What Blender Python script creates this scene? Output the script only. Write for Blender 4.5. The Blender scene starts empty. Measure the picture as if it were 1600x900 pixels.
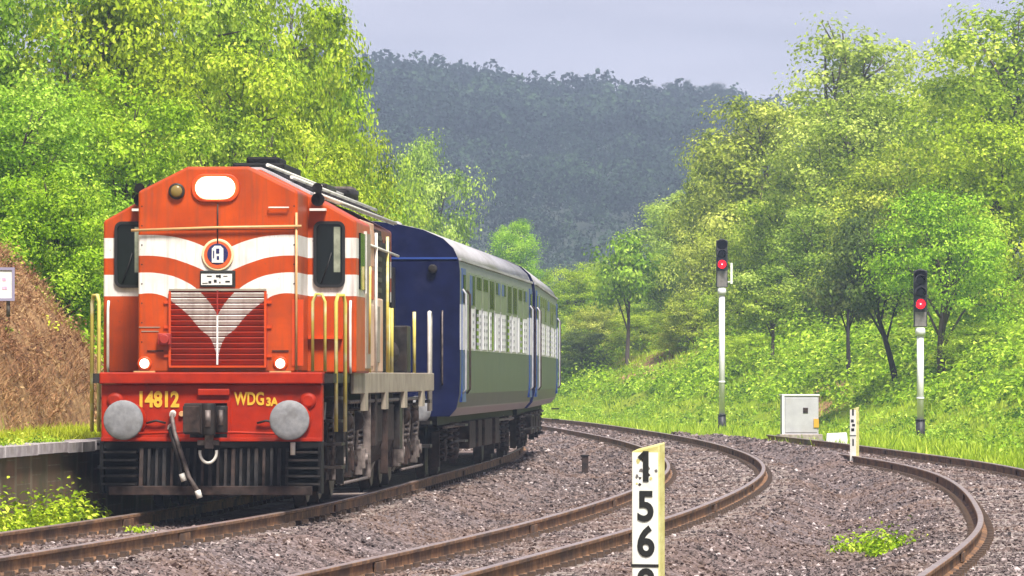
import bpy, math, random
import numpy as np
from mathutils import Vector, Matrix

PI = math.pi
scene = bpy.context.scene
COL = scene.collection

# ------------------------------------------------------------------ camera, sky, sun, exposure
FPX, HORIZON, EYE = 8650.0, 588.0, 1.62          # focal length in photo pixels, horizon row, eye height above rail
cam_data = bpy.data.cameras.new("camera")
cam_data.sensor_width = 36.0
cam_data.lens = FPX / 1600.0 * 36.0
cam_data.clip_start = 0.5
cam_data.clip_end = 6000.0
camera = bpy.data.objects.new("camera", cam_data)
camera.location = (0, 0, EYE)
camera.rotation_euler = (PI / 2 + math.atan((HORIZON - 450.0) / FPX), 0, 0)
COL.objects.link(camera)
scene.camera = camera

SUN_DIR = Vector((0.22, -0.62, 1.0)).normalized()
world = bpy.data.worlds.new("World")
scene.world = world
world.use_nodes = True
wt = world.node_tree
wt.nodes.clear()
w_out = wt.nodes.new("ShaderNodeOutputWorld")
w_bg = wt.nodes.new("ShaderNodeBackground")
w_sky = wt.nodes.new("ShaderNodeTexSky")
w_sky.sky_type = 'NISHITA'
w_sky.sun_disc = False
w_sky.sun_elevation = math.asin(SUN_DIR.z)
w_sky.sun_rotation = math.atan2(SUN_DIR.x, SUN_DIR.y)
w_scale = wt.nodes.new("ShaderNodeMix"); w_scale.data_type = 'RGBA'; w_scale.blend_type = 'MULTIPLY'
w_scale.inputs[0].default_value = 1.0
w_scale.inputs[7].default_value = (0.08, 0.08, 0.08, 1)
w_tc = wt.nodes.new("ShaderNodeTexCoord")
w_map = wt.nodes.new("ShaderNodeMapping")
w_map.inputs['Scale'].default_value = (6.0, 6.0, 30.0)
w_noise = wt.nodes.new("ShaderNodeTexNoise")
w_noise.inputs['Scale'].default_value = 1.7
w_noise.inputs['Detail'].default_value = 4.0
w_ramp = wt.nodes.new("ShaderNodeValToRGB")
w_ramp.color_ramp.elements[0].position = 0.30
w_ramp.color_ramp.elements[0].color = (0.22, 0.215, 0.295, 1)
w_ramp.color_ramp.elements[1].position = 0.72
w_ramp.color_ramp.elements[1].color = (0.47, 0.445, 0.535, 1)
w_mix = wt.nodes.new("ShaderNodeMix"); w_mix.data_type = 'RGBA'
w_mix.inputs[0].default_value = 0.9
L = wt.links.new
L(w_sky.outputs[0], w_scale.inputs[6])
L(w_tc.outputs['Generated'], w_map.inputs[0])
L(w_map.outputs[0], w_noise.inputs['Vector'])
L(w_noise.outputs[0], w_ramp.inputs[0])
L(w_scale.outputs[2], w_mix.inputs[6])
w_sep = wt.nodes.new("ShaderNodeSeparateXYZ")
L(w_tc.outputs['Generated'], w_sep.inputs[0])
w_low = wt.nodes.new("ShaderNodeMapRange")
w_low.inputs[1].default_value = 0.030
w_low.inputs[2].default_value = 0.068
w_low.inputs[3].default_value = 0.0
w_low.inputs[4].default_value = 1.0
L(w_sep.outputs[2], w_low.inputs[0])
w_band = wt.nodes.new("ShaderNodeMix"); w_band.data_type = 'RGBA'
w_band.inputs[6].default_value = (0.56, 0.53, 0.61, 1)
L(w_low.outputs[0], w_band.inputs[0])
L(w_ramp.outputs[0], w_band.inputs[7])
L(w_band.outputs[2], w_mix.inputs[7])
L(w_mix.outputs[2], w_bg.inputs['Color'])
w_bg.inputs['Strength'].default_value = 1.0
L(w_bg.outputs[0], w_out.inputs['Surface'])

sun_data = bpy.data.lights.new("sun", 'SUN')
sun_data.energy = 5.0
sun_data.angle = math.radians(14)
sun_data.color = (1.0, 0.95, 0.86)
sun = bpy.data.objects.new("sun", sun_data)
sun.rotation_euler = SUN_DIR.to_track_quat('Z', 'Y').to_euler()
sun.location = (20, -20, 60)
COL.objects.link(sun)

vs = scene.view_settings
vs.view_transform = 'Standard'
vs.look = 'None'
vs.exposure = 0.77
vs.gamma = 1.0
vs.use_curve_mapping = False
scene.cycles.max_bounces = 6
scene.cycles.diffuse_bounces = 3
scene.cycles.glossy_bounces = 3
scene.cycles.transmission_bounces = 4
scene.cycles.volume_bounces = 0
scene.cycles.use_denoising = True


def px_x(px, depth):
    return (px - 800.0) * depth / FPX


def px_z(py, depth):
    return EYE - (py - HORIZON) * depth / FPX


# ------------------------------------------------------------------ material helpers
def new_mat(name):
    m = bpy.data.materials.new(name)
    m.use_nodes = True
    nt = m.node_tree
    b = nt.nodes["Principled BSDF"]
    return m, nt, b


def N(nt, kind, **kw):
    n = nt.nodes.new(kind)
    for k, v in kw.items():
        setattr(n, k, v)
    return n


def mixcol(nt, fac, a, b, blend='MIX'):
    n = N(nt, "ShaderNodeMix", data_type='RGBA', blend_type=blend)
    for idx, v in ((0, fac), (6, a), (7, b)):
        if isinstance(v, (int, float)):
            n.inputs[idx].default_value = v
        elif isinstance(v, tuple):
            n.inputs[idx].default_value = (*v, 1) if len(v) == 3 else v
        else:
            nt.links.new(v, n.inputs[idx])
    return n.outputs[2]


def math_n(nt, op, a, b=None, c=None, clamp=False):
    n = N(nt, "ShaderNodeMath", operation=op, use_clamp=clamp)
    for i, v in enumerate((a, b, c)):
        if v is None:
            continue
        if isinstance(v, (int, float)):
            n.inputs[i].default_value = v
        else:
            nt.links.new(v, n.inputs[i])
    return n.outputs[0]


def noise_fac(nt, vec, scale, detail=4.0, lo=0.35, hi=0.65, rough=0.55):
    n = N(nt, "ShaderNodeTexNoise")
    n.inputs['Scale'].default_value = scale
    n.inputs['Detail'].default_value = detail
    n.inputs['Roughness'].default_value = rough
    if vec is not None:
        nt.links.new(vec, n.inputs['Vector'])
    r = N(nt, "ShaderNodeMapRange", clamp=True)
    r.inputs[1].default_value = lo
    r.inputs[2].default_value = hi
    nt.links.new(n.outputs[0], r.inputs[0])
    return r.outputs[0], n.outputs[0]


def pmat(name, c1, c2=None, scale=6.0, rough=0.6, metal=0.0, bump=0.0, bump_scale=None, stretch=(1, 1, 1), c3=None, scale3=1.2, lo3=0.5, hi3=0.75, coat=0.0, spec=0.5):
    """two-tone noisy surface with optional broad stains and bump"""
    m, nt, b = new_mat(name)
    tc = N(nt, "ShaderNodeTexCoord")
    mp = N(nt, "ShaderNodeMapping")
    mp.inputs['Scale'].default_value = stretch
    nt.links.new(tc.outputs['Object'], mp.inputs[0])
    vec = mp.outputs[0]
    col = None
    if c2 is not None:
        f, raw = noise_fac(nt, vec, scale)
        col = mixcol(nt, f, c1, c2)
        if c3 is not None:
            f3, _ = noise_fac(nt, vec, scale3, lo=lo3, hi=hi3)
            col = mixcol(nt, f3, col, c3)
        nt.links.new(col, b.inputs['Base Color'])
    else:
        b.inputs['Base Color'].default_value = (*c1, 1)
    b.inputs['Roughness'].default_value = rough
    b.inputs['Metallic'].default_value = metal
    b.inputs['Coat Weight'].default_value = coat
    b.inputs['Specular IOR Level'].default_value = spec
    b.inputs['Coat Roughness'].default_value = 0.2
    if bump:
        _, raw = noise_fac(nt, vec, bump_scale or scale * 3)
        bn = N(nt, "ShaderNodeBump")
        bn.inputs['Strength'].default_value = bump
        bn.inputs['Distance'].default_value = 0.02
        nt.links.new(raw, bn.inputs['Height'])
        nt.links.new(bn.outputs[0], b.inputs['Normal'])
    return m


def emis(name, color, strength):
    m, nt, b = new_mat(name)
    b.inputs['Base Color'].default_value = (*color, 1)
    b.inputs['Emission Color'].default_value = (*color, 1)
    b.inputs['Emission Strength'].default_value = strength
    b.inputs['Roughness'].default_value = 0.2
    return m


def leaf_mat(name, dark, mid, light, transl=0.45, rough=0.7):
    """leaf: colour by the leaf's own tint attribute and by tree, part of the light passes through"""
    m, nt, b = new_mat(name)
    at = N(nt, "ShaderNodeAttribute", attribute_name="tint")
    oi = N(nt, "ShaderNodeObjectInfo")
    ramp = N(nt, "ShaderNodeValToRGB")
    e = ramp.color_ramp.elements
    e[0].position = 0.0; e[0].color = (*dark, 1)
    e[1].position = 1.0; e[1].color = (*light, 1)
    k = e.new(0.5); k.color = (*mid, 1)
    nt.links.new(at.outputs['Fac'], ramp.inputs[0])
    hs = N(nt, "ShaderNodeHueSaturation")
    hue = N(nt, "ShaderNodeMapRange")
    hue.inputs[3].default_value = 0.482
    hue.inputs[4].default_value = 0.520
    nt.links.new(oi.outputs['Random'], hue.inputs[0])
    nt.links.new(hue.outputs[0], hs.inputs['Hue'])
    nt.links.new(ramp.outputs[0], hs.inputs['Color'])
    nt.links.new(hs.outputs[0], b.inputs['Base Color'])
    b.inputs['Roughness'].default_value = rough
    b.inputs['Specular IOR Level'].default_value = 0.15
    tr = N(nt, "ShaderNodeBsdfTranslucent")
    nt.links.new(hs.outputs[0], tr.inputs['Color'])
    mx = N(nt, "ShaderNodeMixShader")
    mx.inputs[0].default_value = transl
    out = nt.nodes["Material Output"]
    nt.links.new(b.outputs[0], mx.inputs[1])
    nt.links.new(tr.outputs[0], mx.inputs[2])
    nt.links.new(mx.outputs[0], out.inputs['Surface'])
    return m


# ------------------------------------------------------------------ mesh builder
class MB:
    def __init__(s):
        s.v, s.f, s.sm = [], [], []

    def add(s, verts, faces, smooth=False):
        o = len(s.v)
        s.v.extend([tuple(p) for p in verts])
        for f in faces:
            s.f.append([i + o for i in f])
            s.sm.append(smooth)
        return s

    def box(s, x0, x1, y0, y1, z0, z1):
        v = [(x0, y0, z0), (x1, y0, z0), (x1, y1, z0), (x0, y1, z0), (x0, y0, z1), (x1, y0, z1), (x1, y1, z1), (x0, y1, z1)]
        f = [(0, 3, 2, 1), (4, 5, 6, 7), (0, 1, 5, 4), (1, 2, 6, 5), (2, 3, 7, 6), (3, 0, 4, 7)]
        return s.add(v, f)

    def cbox(s, c, size, rot=None):
        sx, sy, sz = (k / 2 for k in size)
        v = [Vector(p) for p in ((-sx, -sy, -sz), (sx, -sy, -sz), (sx, sy, -sz), (-sx, sy, -sz), (-sx, -sy, sz), (sx, -sy, sz), (sx, sy, sz), (-sx, sy, sz))]
        if rot is not None:
            v = [rot @ p for p in v]
        c = Vector(c)
        f = [(0, 3, 2, 1), (4, 5, 6, 7), (0, 1, 5, 4), (1, 2, 6, 5), (2, 3, 7, 6), (3, 0, 4, 7)]
        return s.add([p + c for p in v], f)

    def prism_y(s, prof, y0, y1, smooth=False, caps=True):
        """profile [(x,z)] counter-clockwise seen from the front (-y), pushed along y"""
        n = len(prof)
        v = [(x, y0, z) for x, z in prof] + [(x, y1, z) for x, z in prof]
        o = len(s.v)
        s.v.extend(v)
        for i in range(n):
            j = (i + 1) % n
            s.f.append([o + i, o + i + n, o + j + n, o + j]); s.sm.append(smooth)
        if caps:
            s.f.append([o + i for i in range(n)]); s.sm.append(False)
            s.f.append([o + n + i for i in reversed(range(n))]); s.sm.append(False)
        return s

    def cyl(s, p0, p1, r0, r1=None, n=12, caps=True, smooth=True):
        r1 = r0 if r1 is None else r1
        p0, p1 = Vector(p0), Vector(p1)
        d = (p1 - p0).normalized()
        a = d.orthogonal().normalized()
        b = d.cross(a)
        v = []
        for p, r in ((p0, r0), (p1, r1)):
            for i in range(n):
                t = 2 * PI * i / n
                v.append(p + a * (r * math.cos(t)) + b * (r * math.sin(t)))
        o = len(s.v)
        s.v.extend([tuple(p) for p in v])
        for i in range(n):
            j = (i + 1) % n
            s.f.append([o + i, o + j, o + j + n, o + i + n]); s.sm.append(smooth)
        if caps:
            s.f.append([o + i for i in reversed(range(n))]); s.sm.append(False)
            s.f.append([o + n + i for i in range(n)]); s.sm.append(False)
        return s

    def tube(s, pts, r, n=8, radii=None, caps=True):
        pts = [Vector(p) for p in pts]
        m = len(pts)
        rings = []
        prev_a = None
        for k in range(m):
            t = (pts[min(k + 1, m - 1)] - pts[max(k - 1, 0)]).normalized()
            if prev_a is None:
                a = t.orthogonal().normalized()
            else:
                a = (prev_a - t * prev_a.dot(t))
                a = a.normalized() if a.length > 1e-6 else t.orthogonal().normalized()
            prev_a = a
            b = t.cross(a)
            rr = radii[k] if radii else r
            rings.append([pts[k] + a * (rr * math.cos(2 * PI * i / n)) + b * (rr * math.sin(2 * PI * i / n)) for i in range(n)])
        o = len(s.v)
        for ring in rings:
            s.v.extend([tuple(p) for p in ring])
        for k in range(m - 1):
            for i in range(n):
                j = (i + 1) % n
                s.f.append([o + k * n + i, o + k * n + j, o + (k + 1) * n + j, o + (k + 1) * n + i]); s.sm.append(True)
        if caps:
            s.f.append([o + i for i in reversed(range(n))]); s.sm.append(False)
            s.f.append([o + (m - 1) * n + i for i in range(n)]); s.sm.append(False)
        return s

    def lathe(s, c, axis, prof, n=20, smooth=True):
        """prof: [(distance along axis, radius)]"""
        c, d = Vector(c), Vector(axis).normalized()
        a = d.orthogonal().normalized()
        b = d.cross(a)
        o = len(s.v)
        for t, r in prof:
            for i in range(n):
                q = 2 * PI * i / n
                s.v.append(tuple(c + d * t + a * (r * math.cos(q)) + b * (r * math.sin(q))))
        for k in range(len(prof) - 1):
            for i in range(n):
                j = (i + 1) % n
                s.f.append([o + k * n + i, o + k * n + j, o + (k + 1) * n + j, o + (k + 1) * n + i]); s.sm.append(smooth)
        s.f.append([o + i for i in reversed(range(n))]); s.sm.append(False)
        e = o + (len(prof) - 1) * n
        s.f.append([e + i for i in range(n)]); s.sm.append(False)
        return s

    def mesh(s, name):
        me = bpy.data.meshes.new(name)
        me.from_pydata(s.v, [], s.f)
        me.polygons.foreach_set("use_smooth", s.sm)
        me.update()
        return me

    def build(s, name, mat, parent=None, bevel=0.0, segs=2):
        return link(name, s.mesh(name), mat, parent, bevel, segs)


def link(name, me, mat=None, parent=None, bevel=0.0, segs=2):
    o = bpy.data.objects.new(name, me)
    COL.objects.link(o)
    if mat is not None and not me.materials:
        me.materials.append(mat)
    if parent is not None:
        o.parent = parent
    if bevel:
        bv = o.modifiers.new("bevel", 'BEVEL')
        bv.width = bevel
        bv.segments = segs
        bv.limit_method = 'ANGLE'
        bv.angle_limit = math.radians(35)
    return o


def empty(name, loc=(0, 0, 0), rz=0.0):
    o = bpy.data.objects.new(name, None)
    o.location = loc
    o.rotation_euler = (0, 0, rz)
    o.empty_display_size = 0.3
    COL.objects.link(o)
    return o


def tag(o, label=None, cat=None, group=None, kind=None):
    if label: o["label"] = label
    if cat: o["category"] = cat
    if group: o["group"] = group
    if kind: o["kind"] = kind
    return o


def copy_tree(o, parent=None):
    c = o.copy()
    COL.objects.link(c)
    if parent is not None:
        c.parent = parent
    for ch in list(o.children):
        copy_tree(ch, c)
    return c


def text_part(name, body, size, loc, mat, parent, rot=(PI / 2, 0, 0), extrude=0.004, bold=0.0, sx=1.0):
    cu = bpy.data.curves.new(name, 'FONT')
    cu.body = body
    cu.size = size
    cu.extrude = extrude
    cu.offset = bold
    cu.align_x = 'CENTER'
    cu.align_y = 'CENTER'
    cu.resolution_u = 4
    cu.materials.append(mat)
    o = bpy.data.objects.new(name, cu)
    o.location = loc
    o.rotation_euler = rot
    o.scale = (sx, 1, 1)
    COL.objects.link(o)
    bpy.context.view_layer.update()
    me = bpy.data.meshes.new_from_object(o.evaluated_get(bpy.context.evaluated_depsgraph_get()))
    bpy.data.objects.remove(o)
    bpy.data.curves.remove(cu)
    if not me.materials:
        me.materials.append(mat)
    o = bpy.data.objects.new(name, me)
    o.location = loc
    o.rotation_euler = rot
    o.scale = (sx, 1, 1)
    COL.objects.link(o)
    o.parent = parent
    return o


def np_mesh(name, verts, quads, tint=None, smooth=False):
    """fast mesh from numpy arrays; quads (n,3) or (n,4)"""
    me = bpy.data.meshes.new(name)
    nv, (nf, k) = len(verts), quads.shape
    me.vertices.add(nv)
    me.vertices.foreach_set("co", np.ascontiguousarray(verts, dtype=np.float32).ravel())
    me.loops.add(nf * k)
    me.loops.foreach_set("vertex_index", np.ascontiguousarray(quads, dtype=np.int32).ravel())
    me.polygons.add(nf)
    me.polygons.foreach_set("loop_start", np.arange(0, nf * k, k, dtype=np.int32))
    me.polygons.foreach_set("loop_total", np.full(nf, k, dtype=np.int32))
    me.polygons.foreach_set("use_smooth", np.full(nf, smooth, dtype=bool))
    if tint is not None:
        at = me.attributes.new("tint", 'FLOAT', 'POINT')
        at.data.foreach_set("value", np.ascontiguousarray(tint, dtype=np.float32))
    me.update()
    me.validate()
    return me


# ------------------------------------------------------------------ track courses and terrain
class Spline:
    """natural cubic through (depth, x) with straight ends"""
    def __init__(s, pts):
        s.x = np.array([p[0] for p in pts], float)
        s.y = np.array([p[1] for p in pts], float)
        n = len(pts)
        h = np.diff(s.x)
        A = np.eye(n)
        r = np.zeros(n)
        for i in range(1, n - 1):
            A[i, i - 1], A[i, i], A[i, i + 1] = h[i - 1], 2 * (h[i - 1] + h[i]), h[i]
            r[i] = 6 * ((s.y[i + 1] - s.y[i]) / h[i] - (s.y[i] - s.y[i - 1]) / h[i - 1])
        s.m = np.linalg.solve(A, r)

    def __call__(s, d):
        d = np.asarray(d, float)
        dc = np.clip(d, s.x[0], s.x[-1])
        i = np.clip(np.searchsorted(s.x, dc) - 1, 0, len(s.x) - 2)
        h = s.x[i + 1] - s.x[i]
        a, b = (s.x[i + 1] - dc) / h, (dc - s.x[i]) / h
        v = a * s.y[i] + b * s.y[i + 1] + ((a ** 3 - a) * s.m[i] + (b ** 3 - b) * s.m[i + 1]) * h * h / 6
        s0 = (s.y[1] - s.y[0]) / (s.x[1] - s.x[0])
        s1 = (s.y[-1] - s.y[-2]) / (s.x[-1] - s.x[-2])
        return v + np.where(d < s.x[0], (d - s.x[0]) * s0, 0) + np.where(d > s.x[-1], (d - s.x[-1]) * s1, 0)


C1 = Spline([(20, -9.0), (35, -7.15), (50, -5.42), (57, -4.62), (67, -3.55), (76, -2.92), (86, -2.38), (108, -1.25), (131, -0.62), (150, -0.85), (180, -2.4), (209, -4.4), (250, -9.0), (300, -17.0)])
C2 = Spline([(20, -4.6), (35, -2.6), (46.4, -1.17), (60.4, 0.55), (79.2, 2.36), (98.7, 3.61), (125, 4.08), (144.5, 3.84), (175, 2.75), (209, 0.85), (250, -3.6), (300, -11.5)])
C3 = Spline([(20, 0.9), (35, 2.9), (45.3, 4.23), (53, 5.18), (61.2, 6.05), (68.4, 6.62), (83, 7.55), (98, 8.05), (108, 7.98), (117, 7.71), (131, 7.23), (147.5, 6.52), (156, 6.1)])
FOOT = Spline([(0, 14), (60, 12.8), (100, 12.3), (130, 12.6), (165, 13.0), (185, 10.8), (197, 8.8), (215, 5.6), (240, 2.4), (260, -0.4), (300, -7.5), (350, -17.5)])


def smooth01(t):
    t = np.clip(t, 0, 1)
    return t * t * (3 - 2 * t)


def ballast_right(D):
    """x of the right edge of the ballast"""
    D = np.asarray(D, float)
    t = smooth01((D - 128) / 26)
    return (C3(np.minimum(D, 156)) + 2.5) * (1 - t) + (C2(D) + 2.1) * t


def wav(X, D, f, s):
    return np.sin(X * f + s) * np.cos(D * f * 0.83 + s * 1.7) + 0.6 * np.sin(X * f * 2.1 + D * f * 1.7 + s * 3.1)


def ground_z(X, D):
    X, D = np.asarray(X, float), np.asarray(D, float)
    xr = ballast_right(D)
    off1 = X - C1(D)
    flat = -0.33 + 0.04 * wav(X, D, 0.9, 1.0)
    z = flat.copy() if hasattr(flat, 'copy') else flat
    # trackbed trough, covered by the ballast
    t = np.minimum(smooth01((off1 + 2.4) / 0.5), smooth01((xr - 0.15 - X) / 0.5))
    z = z * (1 - t) + (-0.85) * t
    # right bank
    r = np.maximum(X - FOOT(D), 0)
    fade = 1.0 - smooth01((D - 420) / 200)
    z = z + (6.2 * (1 - np.exp(-r / 10.5)) + 0.03 * np.minimum(r, 120)) * (0.25 + 0.75 * fade) + np.minimum(r * 0.12, 0.35) * wav(X, D, 0.55, 2.0)
    # left bank behind the platform
    l = np.maximum(-off1 - 3.5, 0)
    near = 1 - smooth01((D - 84) / 12)
    up = 2.9 * (1 - np.exp(-l / 1.7)) * (0.55 + 0.45 * near) + 0.34 * np.minimum(l, 16) + 0.03 * np.minimum(l, 100)
    z = z + (up * fade + np.minimum(l * 0.2, 0.25) * wav(X, D, 0.8, 0.4) + np.minimum(l * 0.35, 0.16) * near * (wav(X, D, 1.9, 2.4) + 0.7 * wav(X, D, 3.3, 0.9)) + 1.05 * near * smooth01(l / 0.35))
    return z


def ballast_z(X, D):
    X, D = np.asarray(X, float), np.asarray(D, float)
    z = np.full(np.broadcast(X, D).shape, -0.46)
    for C, cant, end in ((C1, 0.02, 400), (C2, 0.09, 400), (C3, 0.0, 158)):
        off = X - C(D)
        b = 1 - smooth01((np.abs(off) - 1.35) / 1.0)
        b = b * (1 - smooth01((D - end) / 4))
        h = 0.274 - cant * np.clip(0.5 - off / 1.9, -0.3, 1)
        z = np.maximum(z, -0.46 + h * b)
    heap = smooth01((D - 110) / 9) * np.exp(-((X - C3(D) + 0.95) / 0.55) ** 2) * (1 - smooth01((D - 158) / 6))
    z = z + 0.24 * heap
    z = z + 0.012 * wav(X, D, 3.1, 0.3)
    edge = smooth01((X - (ballast_right(D) - 0.9)) / 0.9)
    return z - 0.35 * edge


def axis_steps(segments):
    out = [segments[0][0]]
    for a, b, st in segments:
        n = max(1, int(round((b - a) / st)))
        out.extend(list(np.linspace(a, b, n + 1)[1:]))
    return np.array(out)


def grid_mesh(name, X, Y, Z, smooth=True):
    ny, nx = X.shape
    v = np.stack([X, Y, Z], -1).reshape(-1, 3)
    i = np.arange(ny * nx).reshape(ny, nx)
    q = np.stack([i[:-1, :-1], i[:-1, 1:], i[1:, 1:], i[1:, :-1]], -1).reshape(-1, 4)
    return np_mesh(name, v, q, smooth=smooth)


def set_attr(me, name, vals):
    at = me.attributes.new(name, 'FLOAT', 'POINT')
    at.data.foreach_set("value", np.ascontiguousarray(vals, dtype=np.float32).ravel())


rng = np.random.default_rng(7)

# ================================================================== THE SETTING
# ------------------------------------------------------------------ ground
def ground_material():
    m, nt, b = new_mat("bank_grass")
    tc = N(nt, "ShaderNodeTexCoord")
    vec = tc.outputs['Object']
    f1, raw = noise_fac(nt, vec, 0.9, detail=6)
    f2, _ = noise_fac(nt, vec, 6.0, detail=5, lo=0.3, hi=0.7)
    f3, _ = noise_fac(nt, vec, 0.35, detail=3, lo=0.45, hi=0.7)
    green = mixcol(nt, f1, (0.12, 0.19, 0.012), (0.26, 0.36, 0.016))
    green = mixcol(nt, f2, green, (0.18, 0.27, 0.016))
    green = mixcol(nt, f3, green, (0.28, 0.33, 0.03))
    d1, _ = noise_fac(nt, vec, 3.5, detail=6, lo=0.3, hi=0.7)
    brown = mixcol(nt, d1, (0.13, 0.065, 0.038), (0.43, 0.27, 0.13))
    at = N(nt, "ShaderNodeAttribute", attribute_name="dry")
    nz, _ = noise_fac(nt, vec, 1.6, detail=5, lo=0.25, hi=0.75)
    dry = math_n(nt, 'MULTIPLY_ADD', nz, 0.7, -0.35)
    dry = math_n(nt, 'ADD', at.outputs['Fac'], dry)
    rg = N(nt, "ShaderNodeMapRange", clamp=True)
    rg.inputs[1].default_value = 0.4
    rg.inputs[2].default_value = 0.6
    nt.links.new(dry, rg.inputs[0])
    nt.links.new(mixcol(nt, rg.outputs[0], green, brown), b.inputs['Base Color'])
    b.inputs['Roughness'].default_value = 0.95
    b.inputs['Specular IOR Level'].default_value = 0.1
    _, rb = noise_fac(nt, vec, 9.0, detail=6)
    bn = N(nt, "ShaderNodeBump")
    bn.inputs['Strength'].default_value = 0.9
    bn.inputs['Distance'].default_value = 0.08
    nt.links.new(rb, bn.inputs['Height'])
    nt.links.new(bn.outputs[0], b.inputs['Normal'])
    return m


gx = axis_steps([(-700, -60, 40), (-60, -24, 4), (-24, 26, 0.55), (26, 70, 4), (70, 700, 42)])
gy = axis_steps([(-60, 30, 6), (30, 60, 2), (60, 130, 0.9), (130, 260, 1.2), (260, 420, 4), (420, 1500, 36)])
GX, GY = np.meshgrid(gx, gy)
GZ = ground_z(GX, GY)
ground_me = grid_mesh("ground", GX, GY, GZ)
off1 = GX - C1(GY)
lft = -off1 - 3.5
dry = smooth01((lft + 0.1) / 0.3) * (1 - smooth01((lft - 2.4 - 0.5 * np.sin(GY * 0.4)) / 0.7)) * (1 - smooth01((GY - 87 + 2.2 * np.maximum(lft, 0)) / 5)) * smooth01((GY - 40) / 10)


def earth_patch(X, D, cx, cd, wx, wd):
    return np.exp(-(((X - cx) / wx) ** 2 + ((D - cd) / wd) ** 2))


dry = dry + 1.1 * earth_patch(GX, GY, px_x(1045, 240), 240, 1.7, 8) + 1.1 * earth_patch(GX, GY, px_x(990, 252), 252, 1.4, 7) + 0.7 * earth_patch(GX, GY, px_x(1290, 195), 195, 1.5, 6)
set_attr(ground_me, "dry", np.clip(dry, 0, 1))
ground = link("ground", ground_me, ground_material())
tag(ground, kind="structure")


# ------------------------------------------------------------------ ballast bed with loose stones
def ballast_material():
    m, nt, b = new_mat("ballast_gravel")
    tc = N(nt, "ShaderNodeTexCoord")
    vec = tc.outputs['Object']
    vo = N(nt, "ShaderNodeTexVoronoi")
    vo.inputs['Scale'].default_value = 19.0
    nt.links.new(vec, vo.inputs['Vector'])
    ramp = N(nt, "ShaderNodeValToRGB")
    e = ramp.color_ramp.elements
    e[0].position = 0.1; e[0].color = (0.06, 0.042, 0.043, 1)
    e[1].position = 0.9; e[1].color = (0.32, 0.25, 0.245, 1)
    k = e.new(0.5); k.color = (0.14, 0.105, 0.10, 1)
    sp = N(nt, "ShaderNodeSeparateColor")
    nt.links.new(vo.outputs['Color'], sp.inputs[0])
    nt.links.new(sp.outputs[0], ramp.inputs[0])
    f, _ = noise_fac(nt, vec, 0.25, detail=4, lo=0.42, hi=0.62)
    col = mixcol(nt, f, ramp.outputs[0], (0.21, 0.125, 0.095), 'MIX')
    col2 = mixcol(nt, 0.45, ramp.outputs[0], col)
    nt.links.new(col2, b.inputs['Base Color'])
    b.inputs['Roughness'].default_value = 0.9
    bn = N(nt, "ShaderNodeBump")
    bn.inputs['Strength'].default_value = 1.0
    bn.inputs['Distance'].default_value = 0.05
    bn.invert = True
    nt.links.new(vo.outputs['Distance'], bn.inputs['Height'])
    nt.links.new(bn.outputs[0], b.inputs['Normal'])
    return m


bd = axis_steps([(22, 130, 0.8), (130, 300, 1.6)])
bu = np.linspace(0, 1, 90)
BD, BU = np.meshgrid(bd, bu, indexing='ij')
B_LEFT = C1(BD) - 2.35
BX = B_LEFT + (ballast_right(BD) - B_LEFT) * BU
ballast = link("ballast", grid_mesh("ballast", BX, BD, ballast_z(BX, BD)), ballast_material())
tag(ballast, kind="structure")


def stone_material():
    m, nt, b = new_mat("ballast_stone")
    at = N(nt, "ShaderNodeAttribute", attribute_name="tint")
    ramp = N(nt, "ShaderNodeValToRGB")
    e = ramp.color_ramp.elements
    e[0].position = 0.0; e[0].color = (0.02, 0.015, 0.016, 1)
    e[1].position = 1.0; e[1].color = (0.52, 0.45, 0.44, 1)
    for p, c in ((0.3, (0.08, 0.06, 0.057)), (0.6, (0.145, 0.11, 0.104)), (0.85, (0.26, 0.20, 0.19))):
        k = e.new(p); k.color = (*c, 1)
    nt.links.new(at.outputs['Fac'], ramp.inputs[0])
    tc = N(nt, "ShaderNodeTexCoord")
    f, _ = noise_fac(nt, tc.outputs['Object'], 0.3, detail=4, lo=0.45, hi=0.62)
    f = math_n(nt, 'MULTIPLY', f, 0.5)
    nt.links.new(mixcol(nt, f, ramp.outputs[0], (0.20, 0.125, 0.09)), b.inputs['Base Color'])
    b.inputs['Roughness'].default_value = 0.85
    return m


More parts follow.
